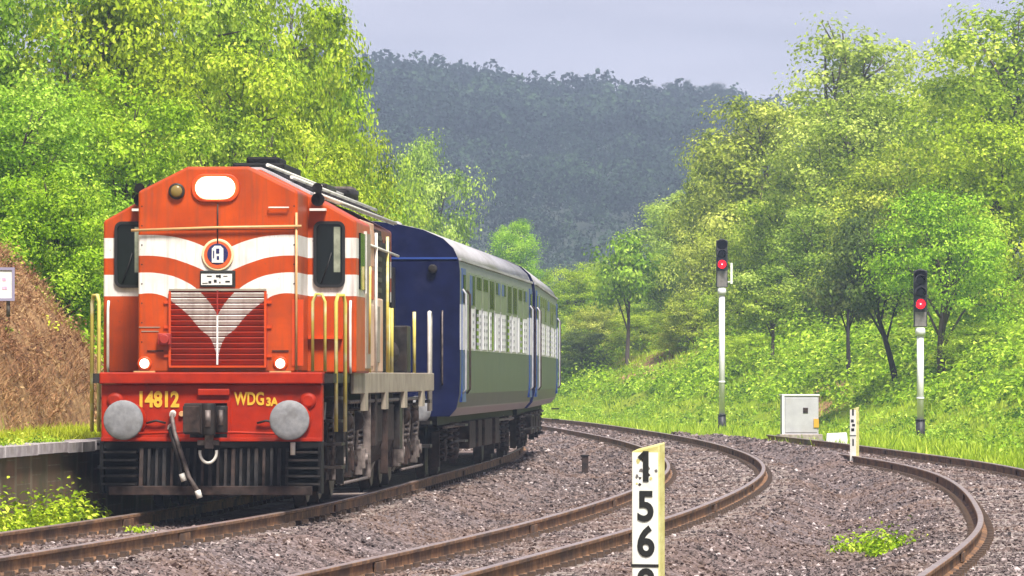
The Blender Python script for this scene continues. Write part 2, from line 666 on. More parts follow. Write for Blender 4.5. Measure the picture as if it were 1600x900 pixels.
def stones_mesh(n_try=260000):
    # depth picked so that the stones are as dense per area of picture as their size needs
    u = rng.random(n_try)
    D = 36.0 * (230.0 / 36.0) ** (u ** 1.25)
    X = rng.uniform(-0.118, 0.118, n_try) * D
    keep = (X > C1(D) - 1.9) & (X < ballast_right(D) - 0.25)
    for C, end in ((C1, 400), (C2, 400), (C3, 158)):
        o = np.abs(np.abs(X - C(D)) - 0.873)
        keep &= (o > 0.07) | (D > end)
    # nothing under the train needs stones
    keep &= ~((np.abs(X - C1(D)) < 0.75) & (D > 70) & (D < 135))
    D, X = D[keep], X[keep]
    n = len(D)
    size = (0.020 + 0.020 * rng.random(n) ** 2) * (0.9 + np.clip(D - 70, 0, 200) / 95.0)
    z = ballast_z(X, D) + size * rng.uniform(-0.25, 0.55, n)
    base = np.array([(1, 0, 0), (-1, 0, 0), (0, 1, 0), (0, -1, 0), (0, 0, 1), (0, 0, -1)], float)
    v = base[None] * rng.uniform(0.55, 1.25, (n, 6, 1)) + rng.normal(0, 0.28, (n, 6, 3))
    # random turn
    q = rng.normal(size=(n, 4)); q /= np.linalg.norm(q, axis=1)[:, None]
    w, x, y, zq = q.T
    R = np.stack([np.stack([1 - 2 * (y * y + zq * zq), 2 * (x * y - zq * w), 2 * (x * zq + y * w)], -1),
                  np.stack([2 * (x * y + zq * w), 1 - 2 * (x * x + zq * zq), 2 * (y * zq - x * w)], -1),
                  np.stack([2 * (x * zq - y * w), 2 * (y * zq + x * w), 1 - 2 * (x * x + y * y)], -1)], 1)
    v = np.einsum('nij,nkj->nki', R, v)
    v[:, :, 2] *= 0.75
    v = v * size[:, None, None] + np.stack([X, D, z], -1)[:, None, :]
    f = np.array([(0, 2, 4), (2, 1, 4), (1, 3, 4), (3, 0, 4), (2, 0, 5), (1, 2, 5), (3, 1, 5), (0, 3, 5)])
    faces = (np.arange(n)[:, None, None] * 6 + f[None]).reshape(-1, 3)
    tint = np.repeat(np.clip(rng.normal(0.5, 0.24, n), 0, 1), 6)
    return np_mesh("ballast_stones", v.reshape(-1, 3), faces, tint)


stones = link("ballast_stones", stones_mesh(), stone_material())
tag(stones, "loose pinkish grey ballast stones around the tracks", "gravel", kind="stuff")

# ------------------------------------------------------------------ railway tracks
RUST = pmat("rail_rust", (0.13, 0.062, 0.030), (0.30, 0.155, 0.07), scale=7, rough=0.85, bump=0.4, c3=(0.055, 0.032, 0.022), scale3=1.3, lo3=0.45, hi3=0.7)
STEEL = pmat("rail_head_steel", (0.42, 0.30, 0.25), (0.55, 0.45, 0.40), scale=4, rough=0.38, metal=0.75)
CONCRETE = pmat("sleeper_concrete", (0.26, 0.21, 0.19), (0.38, 0.33, 0.30), scale=14, rough=0.9, bump=0.3, c3=(0.17, 0.115, 0.085), scale3=4)

sl = MB()
sl.add([(-1.37, -0.14, -0.40), (1.37, -0.14, -0.40), (1.37, 0.14, -0.40), (-1.37, 0.14, -0.40), (-1.35, -0.115, -0.176), (1.35, -0.115, -0.176), (1.35, 0.115, -0.176), (-1.35, 0.115, -0.176)],
       [(0, 3, 2, 1), (4, 5, 6, 7), (0, 1, 5, 4), (1, 2, 6, 5), (2, 3, 7, 6), (3, 0, 4, 7)])
for sx in (-1, 1):
    for k in (-1, 1):
        sl.box(sx * 0.873 + k * 0.112 - 0.036, sx * 0.873 + k * 0.112 + 0.036, -0.06, 0.06, -0.18, -0.118)
SLEEPER_ME = sl.mesh("sleeper")
SLEEPER_ME.materials.append(CONCRETE)
SLEEPER_ME.materials.append(pmat('rail_clip', (0.05, 0.032, 0.024), (0.11, 0.065, 0.04), scale=20, rough=0.8))
for pl in SLEEPER_ME.polygons:
    pl.material_index = 1 if pl.index >= 6 else 0


def sweep_rail(C, side, d0, d1, zoff, prof, step=0.8):
    D = np.arange(d0, d1 + 1e-6, step)
    X = C(D)
    dx = (C(D + 0.05) - C(D - 0.05)) / 0.1
    nrm = np.stack([np.ones_like(dx), -dx], -1)
    nrm /= np.linalg.norm(nrm, axis=1)[:, None]
    px_, py_ = X + nrm[:, 0] * side, D + nrm[:, 1] * side
    k = len(prof)
    V = np.zeros((len(D), k, 3))
    for i, (a, b) in enumerate(prof):
        V[:, i, 0] = px_ + nrm[:, 0] * a
        V[:, i, 1] = py_ + nrm[:, 1] * a
        V[:, i, 2] = zoff + b
    idx = np.arange(len(D) * k).reshape(len(D), k)
    q = []
    for i in range(k):
        j = (i + 1) % k
        q.append(np.stack([idx[:-1, i], idx[1:, i], idx[1:, j], idx[:-1, j]], -1))
    return np_mesh("rail", V.reshape(-1, 3), np.concatenate(q))


RAIL_PROF = [(-0.075, -0.172), (0.075, -0.172), (0.075, -0.155), (0.012, -0.135), (0.010, -0.045), (0.035, -0.034), (0.036, -0.008), (0.028, -0.001), (-0.028, -0.001), (-0.036, -0.008), (-0.035, -0.034), (-0.010, -0.045), (-0.012, -0.135), (-0.075, -0.155)]
HEAD_PROF = [(-0.033, -0.006), (0.033, -0.006), (0.026, 0.003), (-0.026, 0.003)]


def track(C, d0, d1, cant, label, s0, s1):
    root = empty("railway_track", (float(C(50)), 50, -0.172))
    tag(root, label, "railway track", kind="structure")
    inv = Vector((-root.location.x, -50, 0.172))

    def shift(me):
        me.transform(Matrix.Translation(inv))
        return me
    for side, zo in ((-0.873, -cant), (0.873, 0.0)):
        r = link("rail", shift(sweep_rail(C, side, d0, d1, zo, RAIL_PROF)), RUST, root)
        link("running_surface", shift(sweep_rail(C, side, d0, d1, zo, HEAD_PROF)), STEEL, r)
        for dj in np.arange(46.0 if side > 0 else 52.5, min(d1, 130), 13.0):
            jd = float(dj)
            sl_ = float((C(jd + 0.05) - C(jd - 0.05)) / 0.1)
            for kk in (-1, 1):
                fp = MB().box(kk * 0.026 - 0.012, kk * 0.026 + 0.012, -0.32, 0.32, -0.135, -0.045).build("fishplate", RUST, r, 0.004, 1)
                fp.location = Vector((float(C(jd)) + side, jd, zo)) + inv
                fp.rotation_euler = (0, 0, -math.atan(sl_))
    d = s0
    while d < s1:
        o = bpy.data.objects.new("sleeper", SLEEPER_ME)
        COL.objects.link(o)
        sl_ = float((C(d + 0.05) - C(d - 0.05)) / 0.1)
        o.parent = root
        o.location = Vector((float(C(d)), d, -cant / 2 - 0.002)) + inv
        o.rotation_euler = (0, -math.atan(cant / 1.746), -math.atan(sl_) + random.uniform(-0.006, 0.006))
        d += 0.62
    return root


random.seed(3)
track(C1, 24, 292, 0.02, "railway track with brown rails under the orange locomotive", 44, 112)
track(C2, 24, 292, 0.09, "middle railway track curving past the nearest white number post", 40, 168)
track(C3, 24, 154, 0.0, "empty railway track at the edge of the green bank", 38, 124)

# ------------------------------------------------------------------ platform
MASONRY, nt, b_ = new_mat("platform_masonry")
tc = N(nt, "ShaderNodeTexCoord")
mp = N(nt, "ShaderNodeMapping"); mp.inputs['Rotation'].default_value = (PI / 2, 0, PI / 2)
nt.links.new(tc.outputs['Object'], mp.inputs[0])
br = N(nt, "ShaderNodeTexBrick")
br.inputs['Color1'].default_value = (0.20, 0.105, 0.065, 1)
br.inputs['Color2'].default_value = (0.13, 0.075, 0.05, 1)
br.inputs['Mortar'].default_value = (0.22, 0.17, 0.12, 1)
br.inputs['Scale'].default_value = 2.6
nt.links.new(mp.outputs[0], br.inputs['Vector'])
f_, _ = noise_fac(nt, tc.outputs['Object'], 3.0, detail=5)
nt.links.new(mixcol(nt, f_, br.outputs[0], (0.09, 0.075, 0.04)), b_.inputs['Base Color'])
b_.inputs['Roughness'].default_value = 0.95
COPING = pmat("coping_stone", (0.30, 0.26, 0.28), (0.46, 0.42, 0.43), scale=5, rough=0.85, bump=0.3, c3=(0.16, 0.13, 0.10), scale3=3)

plat = empty("platform", (float(C1(60)) - 1.8, 60, -0.3))
tag(plat, "low brick platform with pale coping edge beside the locomotive", "platform", kind="structure")


def plat_strip(o0, o1, z0, z1, d0=36.0, d1=92.0, step=2.0):
    D = np.arange(d0, d1 + 0.01, step)
    mb = MB()
    ring = []
    for d in D:
        c = float(C1(d))
        ring.append([(c + o0, d, z0), (c + o1, d, z0), (c + o1, d, z1), (c + o0, d, z1)])
    v = [Vector(p) - plat.location for r in ring for p in r]
    f = []
    for k in range(len(D) - 1):
        a = k * 4
        for i in range(4):
            j = (i + 1) % 4
            f.append((a + i, a + 4 + i, a + 4 + j, a + j))
    f.append((0, 1, 2, 3)); e = (len(D) - 1) * 4
    f.append((e + 3, e + 2, e + 1, e))
    return mb.add(v, f)


plat_strip(-3.8, -1.80, -0.7, 0.70).build("platform_wall", MASONRY, plat)
plat_strip(-3.85, -2.16, 0.62, 0.79).build("grass_top", ground.data.materials[0], plat)
cop = MB().box(-0.22, 0.22, -0.49, 0.49, -0.06, 0.06).mesh("coping_slab")
cop.materials.append(COPING)
d = 48.0
while d < 78:
    o = link("coping_slab", cop, None, plat)
    o.location = Vector((float(C1(d)) - 1.94 + random.uniform(-0.01, 0.01), d, 0.765 + random.uniform(-0.01, 0.01))) - plat.location
    o.rotation_euler = (0, 0, -math.atan(float((C1(d + .05) - C1(d - .05)) / .1)))
    d += 1.0

# ------------------------------------------------------------------ the far hill and its forest
RIDGE = ([-2400, -800, 400, 560, 740, 870, 1050, 1190, 1400, 2400, 4000], [130, 110, 105, 130, 158, 176, 190, 206, 240, 290, 320])


def hill_z(X, D):
    px = 800 + X / np.maximum(D, 1) * FPX
    y = np.interp(px, *RIDGE)
    top = EYE + (588 - y) * 1050.0 / FPX
    t = np.clip((D - 470) / 580, 0, 1)
    prof = 0.62 * t + 0.38 * smooth01(t)
    after = np.clip((D - 1050) / 300, 0, 1)
    return -1 + (top + 1) * prof * (1 - 0.5 * after ** 1.5) + 0.9 * wav(X, D, 0.05, 0.7) * t + 0.5 * wav(X, D, 0.11, 2.7) * t


hx = axis_steps([(-600, -120, 30), (-120, 160, 5), (160, 600, 30)])
hy = axis_steps([(470, 1100, 10), (1100, 1400, 30)])
HX, HY = np.meshgrid(hx, hy)
hill = link("hill", grid_mesh("hill", HX, HY, hill_z(HX, HY)), pmat("hill_earth", (0.020, 0.032, 0.018), (0.035, 0.05, 0.026), scale=0.15, rough=1.0))
tag(hill, kind="structure")


def leaf_quads(P, Nrm, size, rng, aspect=0.62):
    """one four-cornered leaf at each point, facing Nrm"""
    n = len(P)
    r = rng.normal(size=(n, 3))
    a = np.cross(Nrm, r)
    a /= np.linalg.norm(a, axis=1)[:, None] + 1e-9
    b = np.cross(Nrm, a)
    s = size[:, None]
    v = np.empty((n, 4, 3))
    v[:, 0] = P - a * s * 0.5
    v[:, 1] = P + b * s * 0.5 * aspect + Nrm * s * 0.06
    v[:, 2] = P + a * s * 0.5 - Nrm * s * 0.12
    v[:, 3] = P - b * s * 0.5 * aspect + Nrm * s * 0.06
    return v.reshape(-1, 3), np.arange(n * 4).reshape(n, 4)


def unit(v):
    return v / (np.linalg.norm(v, axis=1)[:, None] + 1e-9)


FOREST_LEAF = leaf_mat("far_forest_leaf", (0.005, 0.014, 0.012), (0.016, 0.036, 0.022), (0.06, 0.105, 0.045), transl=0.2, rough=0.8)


def far_forest(n=6200, per=62):
    D = 500 + 565 * rng.random(n) ** 0.8
    X = rng.uniform(-0.055, 0.075, n) * D
    R = (1.1 + 1.9 * rng.random(n) ** 2.0) * (D / 1050.0) ** 0.6
    Hh = R * rng.uniform(0.9, 1.6, n)
    base = hill_z(X, D)
    k = np.repeat(np.arange(n), per)
    dirs = unit(rng.normal(size=(n * per, 3)))
    dirs[:, 2] = np.abs(dirs[:, 2]) * 1.1 - 0.25
    lump = (1 + 0.17 * np.sin(dirs[:, 0] * 5 + k) * np.cos(dirs[:, 2] * 6 + k * 1.7) + 0.07 * rng.normal(size=n * per)).clip(0.5, 1.3)
    P = np.stack([X[k], D[k], base[k] + Hh[k] * 0.9], -1) + dirs * np.stack([R[k], R[k], Hh[k]], -1) * lump[:, None]
    Nn = unit(dirs + rng.normal(0, 0.5, size=dirs.shape))
    v, q = leaf_quads(P, Nn, rng.uniform(0.45, 0.95, n * per) * (R[k] / 2.0) * (D[k] / 1050.0) ** 0.9, rng, 0.9)
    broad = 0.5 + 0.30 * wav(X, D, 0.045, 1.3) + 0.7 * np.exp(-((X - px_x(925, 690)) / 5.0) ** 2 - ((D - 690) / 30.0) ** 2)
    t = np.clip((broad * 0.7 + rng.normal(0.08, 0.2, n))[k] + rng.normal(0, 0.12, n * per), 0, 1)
    return np_mesh("far_forest", v, q, np.repeat(t, 4))


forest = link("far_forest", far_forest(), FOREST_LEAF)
tag(forest, "dark blue green hazy forest covering the far hill", "forest", kind="stuff")

# ================================================================== THE LOCOMOTIVE
def track_pose(C, d0, d1):
    """point and heading of a vehicle whose ends ride at depths d0 and d1"""
    x0, x1 = float(C(d0)), float(C(d1))
    return x0, math.atan2(x1 - x0, d1 - d0)


LOCO_Y = 67.0
loco_x, loco_yaw = -3.56, 0.052
loco = empty("locomotive", (loco_x, LOCO_Y, 0.0), -loco_yaw)
tag(loco, "orange and white diesel locomotive with its headlights lit, heading the train", "locomotive")


def livery_material():
    """orange paint with two cream bands that sweep down to a V at the centre line; grime over it"""
    m, nt, b = new_mat("orange_livery")
    tc = N(nt, "ShaderNodeTexCoord")
    tc.object = loco
    sp = N(nt, "ShaderNodeSeparateXYZ")
    nt.links.new(tc.outputs['Object'], sp.inputs[0])
    ax = math_n(nt, 'ABSOLUTE', sp.outputs[0])

    def curve(pts):
        """piecewise linear height over |x|"""
        n = N(nt, "ShaderNodeFloatCurve")
        c = n.mapping.curves[0]
        pts = [(x, (z - 1.5) / 2.0) for x, z in pts]
        c.points[0].location = pts[0]
        c.points[1].location = pts[-1]
        for p in pts[1:-1]:
            c.points.new(*p)
        n.mapping.update()
        cl = math_n(nt, 'MINIMUM', ax, 0.999)
        nt.links.new(cl, n.inputs['Value'])
        return math_n(nt, 'MULTIPLY_ADD', n.outputs[0], 2.0, 1.5)

    hi1 = curve([(0, 3.10), (0.21, 3.21), (0.41, 3.28), (0.62, 3.32), (1, 3.33)])
    lo1 = curve([(0, 2.82), (0.21, 2.92), (0.41, 3.00), (0.62, 3.06), (1, 3.08)])
    hi2 = curve([(0, 2.36), (0.11, 2.53), (0.26, 2.68), (0.41, 2.775), (0.62, 2.85), (1, 2.875)])
    lo2 = curve([(0, 1.78), (0.07, 2.05), (0.21, 2.19), (0.36, 2.365), (0.55, 2.52), (0.68, 2.60), (1, 2.61)])
    z = sp.outputs[2]

    def band(lo, hi):
        return math_n(nt, 'MULTIPLY', math_n(nt, 'GREATER_THAN', z, lo), math_n(nt, 'LESS_THAN', z, hi))
    white = math_n(nt, 'MAXIMUM', band(lo1, hi1), band(lo2, hi2))
    vec = tc.outputs['Object']
    fo, _ = noise_fac(nt, vec, 2.2, detail=5)
    orange = mixcol(nt, fo, (0.53, 0.064, 0.0005), (0.38, 0.041, 0.0005))
    cream = mixcol(nt, fo, (0.82, 0.80, 0.78), (0.72, 0.68, 0.63))
    base = mixcol(nt, white, orange, cream)
    # rain streaks and rust specks
    mp = N(nt, "ShaderNodeMapping"); mp.inputs['Scale'].default_value = (14, 14, 0.9)
    nt.links.new(vec, mp.inputs[0])
    st, _ = noise_fac(nt, mp.outputs[0], 1.0, detail=6, lo=0.47, hi=0.78)
    blot, _ = noise_fac(nt, vec, 1.1, detail=6, lo=0.5, hi=0.8, rough=0.65)
    spk, _ = noise_fac(nt, vec, 22.0, detail=3, lo=0.66, hi=0.74)
    grime = math_n(nt, 'MAXIMUM', math_n(nt, 'MULTIPLY', st, 0.55), math_n(nt, 'MULTIPLY', spk, 0.6))
    grime = math_n(nt, 'MAXIMUM', grime, math_n(nt, 'MULTIPLY', blot, 0.55))
    base = mixcol(nt, grime, base, (0.13, 0.055, 0.03))
    nt.links.new(base, b.inputs['Base Color'])
    b.inputs['Roughness'].default_value = 0.45
    b.inputs['Specular IOR Level'].default_value = 0.35
    b.inputs['Coat Weight'].default_value = 0.05
    b.inputs['Coat Roughness'].default_value = 0.25
    _, rb = noise_fac(nt, vec, 1.3, detail=2)
    bn = N(nt, "ShaderNodeBump"); bn.inputs['Strength'].default_value = 0.12; bn.inputs['Distance'].default_value = 0.05
    nt.links.new(rb, bn.inputs['Height']); nt.links.new(bn.outputs[0], b.inputs['Normal'])
    return m


LIVERY = livery_material()
RED = pmat("beam_red", (0.39, 0.019, 0.0005), (0.27, 0.012, 0.0005), scale=5, rough=0.55, spec=0.25, bump=0.1, c3=(0.10, 0.014, 0.008), scale3=2.4, lo3=0.56, hi3=0.78)
LOUVRE_RED = pmat("louvre_red", (0.36, 0.022, 0.012), (0.26, 0.018, 0.012), scale=6, rough=0.55)
ORANGE = pmat("orange_paint", (0.60, 0.060, 0.002), (0.48, 0.044, 0.002), scale=3, rough=0.45)
CREAM = pmat("sill_cream", (0.36, 0.31, 0.24), (0.27, 0.225, 0.175), scale=3, rough=0.6, c3=(0.20, 0.15, 0.11), scale3=2, bump=0.1)
TAN = pmat("pipe_tan", (0.62, 0.36, 0.15), (0.48, 0.27, 0.12), scale=8, rough=0.5)
HOOD_SHEEN = pmat("hood_faded_peach", (0.68, 0.46, 0.34), (0.62, 0.30, 0.17), scale=1.6, rough=0.5, c3=(0.70, 0.66, 0.60), scale3=1.1)  # peach paints the sheen that washes out the orange side
YELLOW = pmat("handrail_yellow", (0.62, 0.52, 0.10), (0.52, 0.42, 0.10), scale=7, rough=0.5, c3=(0.75, 0.72, 0.55), scale3=3)
WHITE_PIPE = pmat("pipe_white", (0.75, 0.72, 0.66), (0.58, 0.55, 0.50), scale=8, rough=0.5)
BLACK = pmat("grimy_black", (0.005, 0.005, 0.006), (0.013, 0.012, 0.012), spec=0.15, scale=7, rough=0.6, bump=0.2)
BLACK_STEEL = pmat("greasy_steel", (0.010, 0.009, 0.010), (0.034, 0.030, 0.029), spec=0.2, scale=9, rough=0.5, c3=(0.035, 0.021, 0.016), scale3=3)
GRIMY_BROWN = pmat("bogie_grime", (0.016, 0.011, 0.009), (0.062, 0.038, 0.032), spec=0.2, scale=8, rough=0.75, bump=0.3, c3=(0.035, 0.028, 0.026), scale3=2.5)
DUSTY = pmat("dusty_steel", (0.07, 0.055, 0.050), (0.24, 0.195, 0.18), scale=9, rough=0.6, metal=0.3)
BUFFER_GREY = pmat("buffer_grey", (0.17, 0.172, 0.185), (0.24, 0.24, 0.25), scale=16, rough=0.7, metal=0.0, c3=(0.11, 0.105, 0.105), scale3=5)
ROOF_GREY = pmat("roof_grey", (0.46, 0.45, 0.48), (0.34, 0.33, 0.35), scale=3, rough=0.5, c3=(0.12, 0.11, 0.11), scale3=1.5, stretch=(1, 0.4, 1))
GLASS = pmat("dark_glass", (0.006, 0.009, 0.008), rough=0.10)
GLASS.node_tree.nodes["Principled BSDF"].inputs["Specular IOR Level"].default_value = 0.25
WINDOW_REFLECTION = pmat("window_post_grey", (0.16, 0.18, 0.13), (0.30, 0.32, 0.24), scale=9, rough=0.4)  # tone of the reflection painted on the front cab panes
RUBBER = pmat("window_rubber", (0.010, 0.010, 0.011), rough=0.5)
LAMP = emis("lit_headlamp", (1.0, 0.93, 0.74), 9.0)
MARKER = emis("lit_marker_lamp", (1.0, 0.90, 0.70), 2.2)
NAVY = pmat("roundel_navy", (0.02, 0.02, 0.10), rough=0.4)
INK = pmat("sign_black", (0.012, 0.012, 0.012), rough=0.6)
LETTER_YELLOW = pmat("letter_yellow", (0.72, 0.44, 0.03), (0.60, 0.34, 0.03), scale=20, rough=0.5)
PLATE_WHITE = pmat("plate_white", (0.78, 0.78, 0.76), (0.66, 0.66, 0.63), scale=9, rough=0.5)


def hood_profile(hw, top, z0=1.66, grow=0.0):
    g = grow
    if hw > 1.2:
        pts = [(hw + g, z0), (hw + g, 3.54 + g), (0.97, top - 0.30 + g), (0.37, top + g)]
    else:
        pts = [(hw + g, z0), (hw + g, top - 0.30 + g), (0.37, top + g)]
    return pts + [(-x, z) for x, z in reversed(pts)]


# bodywork
nose = MB().prism_y(hood_profile(0.97, 4.16), 0.0, 1.42).build("short_hood", LIVERY, loco, 0.035, 3)
MB().box(-0.97, 0.97, -0.006, 0.02, 3.395, 3.402).build("panel_seam", INK, nose)
MB().box(-0.004, 0.004, -0.005, 0.02, 3.40, 3.72).build("panel_seam", INK, nose)
for sx in (-1, 1):
    MB().box(sx * 0.60 - 0.003, sx * 0.60 + 0.003, -0.004, 0.02, 1.70, 2.62).build("panel_seam", LOUVRE_RED, nose)
cab = MB().prism_y(hood_profile(1.57, 4.175), 1.40, 3.55).build("cab", LIVERY, loco, 0.03, 3)
hood = MB().prism_y(hood_profile(0.93, 4.08), 3.5, 15.9).build("long_hood", LIVERY, loco, 0.03, 2)


def rounded_rect(w, h, r, n=5):
    pts = []
    for cx, cz, a0 in ((w / 2 - r, -h / 2 + r, -PI / 2), (w / 2 - r, h / 2 - r, 0), (-w / 2 + r, h / 2 - r, PI / 2), (-w / 2 + r, -h / 2 + r, PI)):
        for i in range(n + 1):
            a = a0 + PI / 2 * i / n
            pts.append((cx + r * math.cos(a), cz + r * math.sin(a)))
    return pts


def frame_ring(outer, inner, y0, y1, cx, cz):
    """a flat ring between two outlines with equal point counts"""
    n = len(outer)
    v = [(cx + x, y0, cz + z) for x, z in outer] + [(cx + x, y0, cz + z) for x, z in inner] + [(cx + x, y1, cz + z) for x, z in outer] + [(cx + x, y1, cz + z) for x, z in inner]
    f = []
    for i in range(n):
        j = (i + 1) % n
        f += [(i, j, n + j, n + i), (i, 2 * n + i, 2 * n + j, j), (n + i, n + j, 3 * n + j, 3 * n + i)]
    return MB().add(v, f)


for sx in (-1, 1):
    cx, cz, w, h = sx * 1.235, 3.125, 0.39, 0.82
    fr = frame_ring(rounded_rect(w, h, 0.09), rounded_rect(w - 0.07, h - 0.07, 0.06), 1.36, 1.41, cx, cz).build("window_frame", RUBBER, cab)
    MB().prism_y([(cx + x, cz + z) for x, z in rounded_rect(w - 0.06, h - 0.06, 0.06)], 1.385, 1.41).build("window_pane", GLASS, cab)
    MB().box(cx + 0.055, cx + 0.135, 1.378, 1.386, cz - 0.22, cz + 0.34).build("window_bar", WINDOW_REFLECTION, cab)  # pale strip painting a soft reflection onto the glass
    MB().tube([(cx - 0.10, 1.35, cz - 0.36), (cx - 0.02, 1.345, cz - 0.15), (cx + 0.03, 1.35, cz + 0.02)], 0.008, 5).build("wiper", INK, cab)
    # side window and door of the cab
    s = sx * 1.57
    MB().box(s - 0.025, s + 0.025, 1.75, 2.55, 2.70, 3.40).build("side_window", GLASS, cab)
    MB().box(s - 0.035, s + 0.035, 2.56, 2.62, 2.66, 3.44).build("window_post", WHITE_PIPE, cab)
    MB().box(s - 0.02, s + 0.02, 2.75, 3.40, 1.72, 3.42).build("cab_door", CREAM, cab)
    MB().tube([(s + sx * 0.06, 2.70, 1.9), (s + sx * 0.07, 2.70, 3.0)], 0.016, 6).build("door_grip", YELLOW, cab)

# roof skin, edge pipes and equipment
roof_pts = [(0.985, 3.90), (0.37, 4.21), (-0.37, 4.21), (-0.985, 3.90), (-0.985, 3.87), (-0.37, 4.18), (0.37, 4.18), (0.985, 3.87)]
MB().prism_y(roof_pts, 1.55, 15.7).build("roof_sheet", ROOF_GREY, hood)
for x, z in ((1.02, 3.90), (0.72, 4.10), (0.42, 4.25)):
    MB().tube([(x, 1.9, z), (x, 15.6, z)], 0.024, 6).build("roof_pipe", WHITE_PIPE, hood)
for y in np.arange(2.6, 15.4, 1.15):
    MB().prism_y([(0.99, 3.89), (0.99, 3.925), (0.38, 4.235), (0.38, 4.20)], y, y + 0.16).build("roof_strap", BLACK_STEEL, hood)
MB().box(-0.34, 0.34, 5.0, 7.4, 4.2, 4.40).box(-0.22, 0.22, 5.6, 6.6, 4.40, 4.50).build("exhaust_box", BLACK, hood, 0.03)
MB().box(-0.5, 0.5, 9.6, 11.2, 4.2, 4.29).build("roof_hatch", BLACK_STEEL, hood, 0.02)
rf = MB().lathe((0, 13.6, 4.18), (0, 0, 1), [(0, 0.62), (0.13, 0.62), (0.16, 0.57)], 24).build("radiator_fan", BLACK_STEEL, hood)
for k in range(5):
    MB().box(-0.55, 0.55, 13.2 + k * 0.2 - 0.012, 13.2 + k * 0.2 + 0.012, 4.34, 4.37).build("fan_guard_bar", DUSTY, hood)
for sx in (-1, 1):
    hn = MB().lathe((sx * 1.10, 1.30, 3.80), (0, 1, 0), [(0, 0.085), (0.03, 0.08), (0.12, 0.04), (0.32, 0.03)], 12)
    hn.lathe((sx * 1.10, 1.22, 3.94), (0, 1, 0), [(0, 0.065), (0.03, 0.06), (0.1, 0.03), (0.36, 0.025)], 12)
    hn.box(sx * 1.10 - 0.03, sx * 1.10 + 0.03, 1.42, 1.50, 3.60, 3.95).build("air_horn", BLACK, loco)
    MB().box(sx * 1.10 - 0.10, sx * 1.10 + 0.10, 1.25, 1.42, 3.66, 3.69).build("horn_bracket", WHITE_PIPE, loco)

# long hood side doors, filters and equipment
for sx in (-1, 1):
    y = 3.75
    k = 0
    while y < 15.4:
        w = 0.62 if k % 4 else 0.85
        s = sx * 0.93
        if k in (3, 11, 15):
            pn = MB().box(s - 0.03, s + 0.03, y, y + w - 0.04, 1.95, 3.55)
            pn = pn.build("filter_panel", GRIMY_BROWN, hood)
            for q in range(9):
                MB().box(s + sx * 0.03 - 0.012, s + sx * 0.03 + 0.012, y + 0.03, y + w - 0.07, 2.05 + q * 0.165, 2.12 + q * 0.165).build("filter_slat", BLACK_STEEL, pn)
        else:
            pn = MB().box(s - 0.022, s + 0.022, y, y + w - 0.05, 1.80, 3.62).build("hood_door", HOOD_SHEEN if k < 14 and k % 4 != 3 else GRIMY_BROWN, hood, 0.01, 1)
            MB().box(s + sx * 0.022, s + sx * 0.05, y + w - 0.16, y + w - 0.10, 2.55, 2.72).build("latch", BLACK, pn)
        y += w
        k += 1
    # housings at the side of the hood behind the cab
    def side_box(x1, y0, y1, z0, z1, name, mt, parent=loco, bev=0.02):
        return MB().box(min(sx * 0.9, sx * x1), max(sx * 0.9, sx * x1), y0, y1, z0, z1).build(name, mt, parent, bev)
    hb = side_box(1.46, 3.58, 5.6, 1.67, 3.62, "equipment_housing", HOOD_SHEEN)
    for q, (z0, z1) in enumerate(((1.75, 2.55), (2.62, 3.0), (3.05, 3.52))):
        for yy in (3.72, 4.66):
            side_box(1.475, yy, yy + 0.82, z0, z1, "housing_door", (HOOD_SHEEN, ORANGE, HOOD_SHEEN)[q], hb, 0.006)
    hb = side_box(1.43, 5.62, 7.6, 1.67, 2.66, "filter_housing", HOOD_SHEEN)
    up = side_box(1.41, 5.64, 7.58, 2.66, 3.58, "filter_screen", GRIMY_BROWN, hb)
    for q in range(6):
        side_box(1.425, 5.72, 7.5, 2.74 + q * 0.14, 2.80 + q * 0.14, "screen_slat", BLACK_STEEL, hb, 0)
    side_box(1.445, 6.1, 6.9, 1.80, 2.55, "housing_door", CREAM, hb, 0.006)
    side_box(1.34, 7.62, 9.5, 1.67, 3.45, "blower_housing", BLACK)
    MB().tube([(sx * 1.49, 3.6, 3.32), (sx * 1.49, 9.6, 3.28)], 0.02, 6).build("side_pipe", WHITE_PIPE, loco)
    for yy in (3.62, 5.6, 7.6):
        MB().tube([(sx * 1.49, yy, 1.68), (sx * 1.49, yy, 3.5)], 0.022, 6).build("side_pipe", WHITE_PIPE if yy < 7 else YELLOW, loco)
    # air reservoir and sand box on the running board
    MB().lathe((sx * 1.18, 10.0, 1.95), (0, 1, 0), [(0, 0.08), (0.06, 0.2), (1.4, 0.2), (1.46, 0.08)], 14).build("air_reservoir", GRIMY_BROWN, loco)
    MB().box(sx * 1.18 - 0.22, sx * 1.18 + 0.22, 12.6, 13.4, 1.67, 2.35).build("equipment_box", BLACK_STEEL, loco, 0.02)

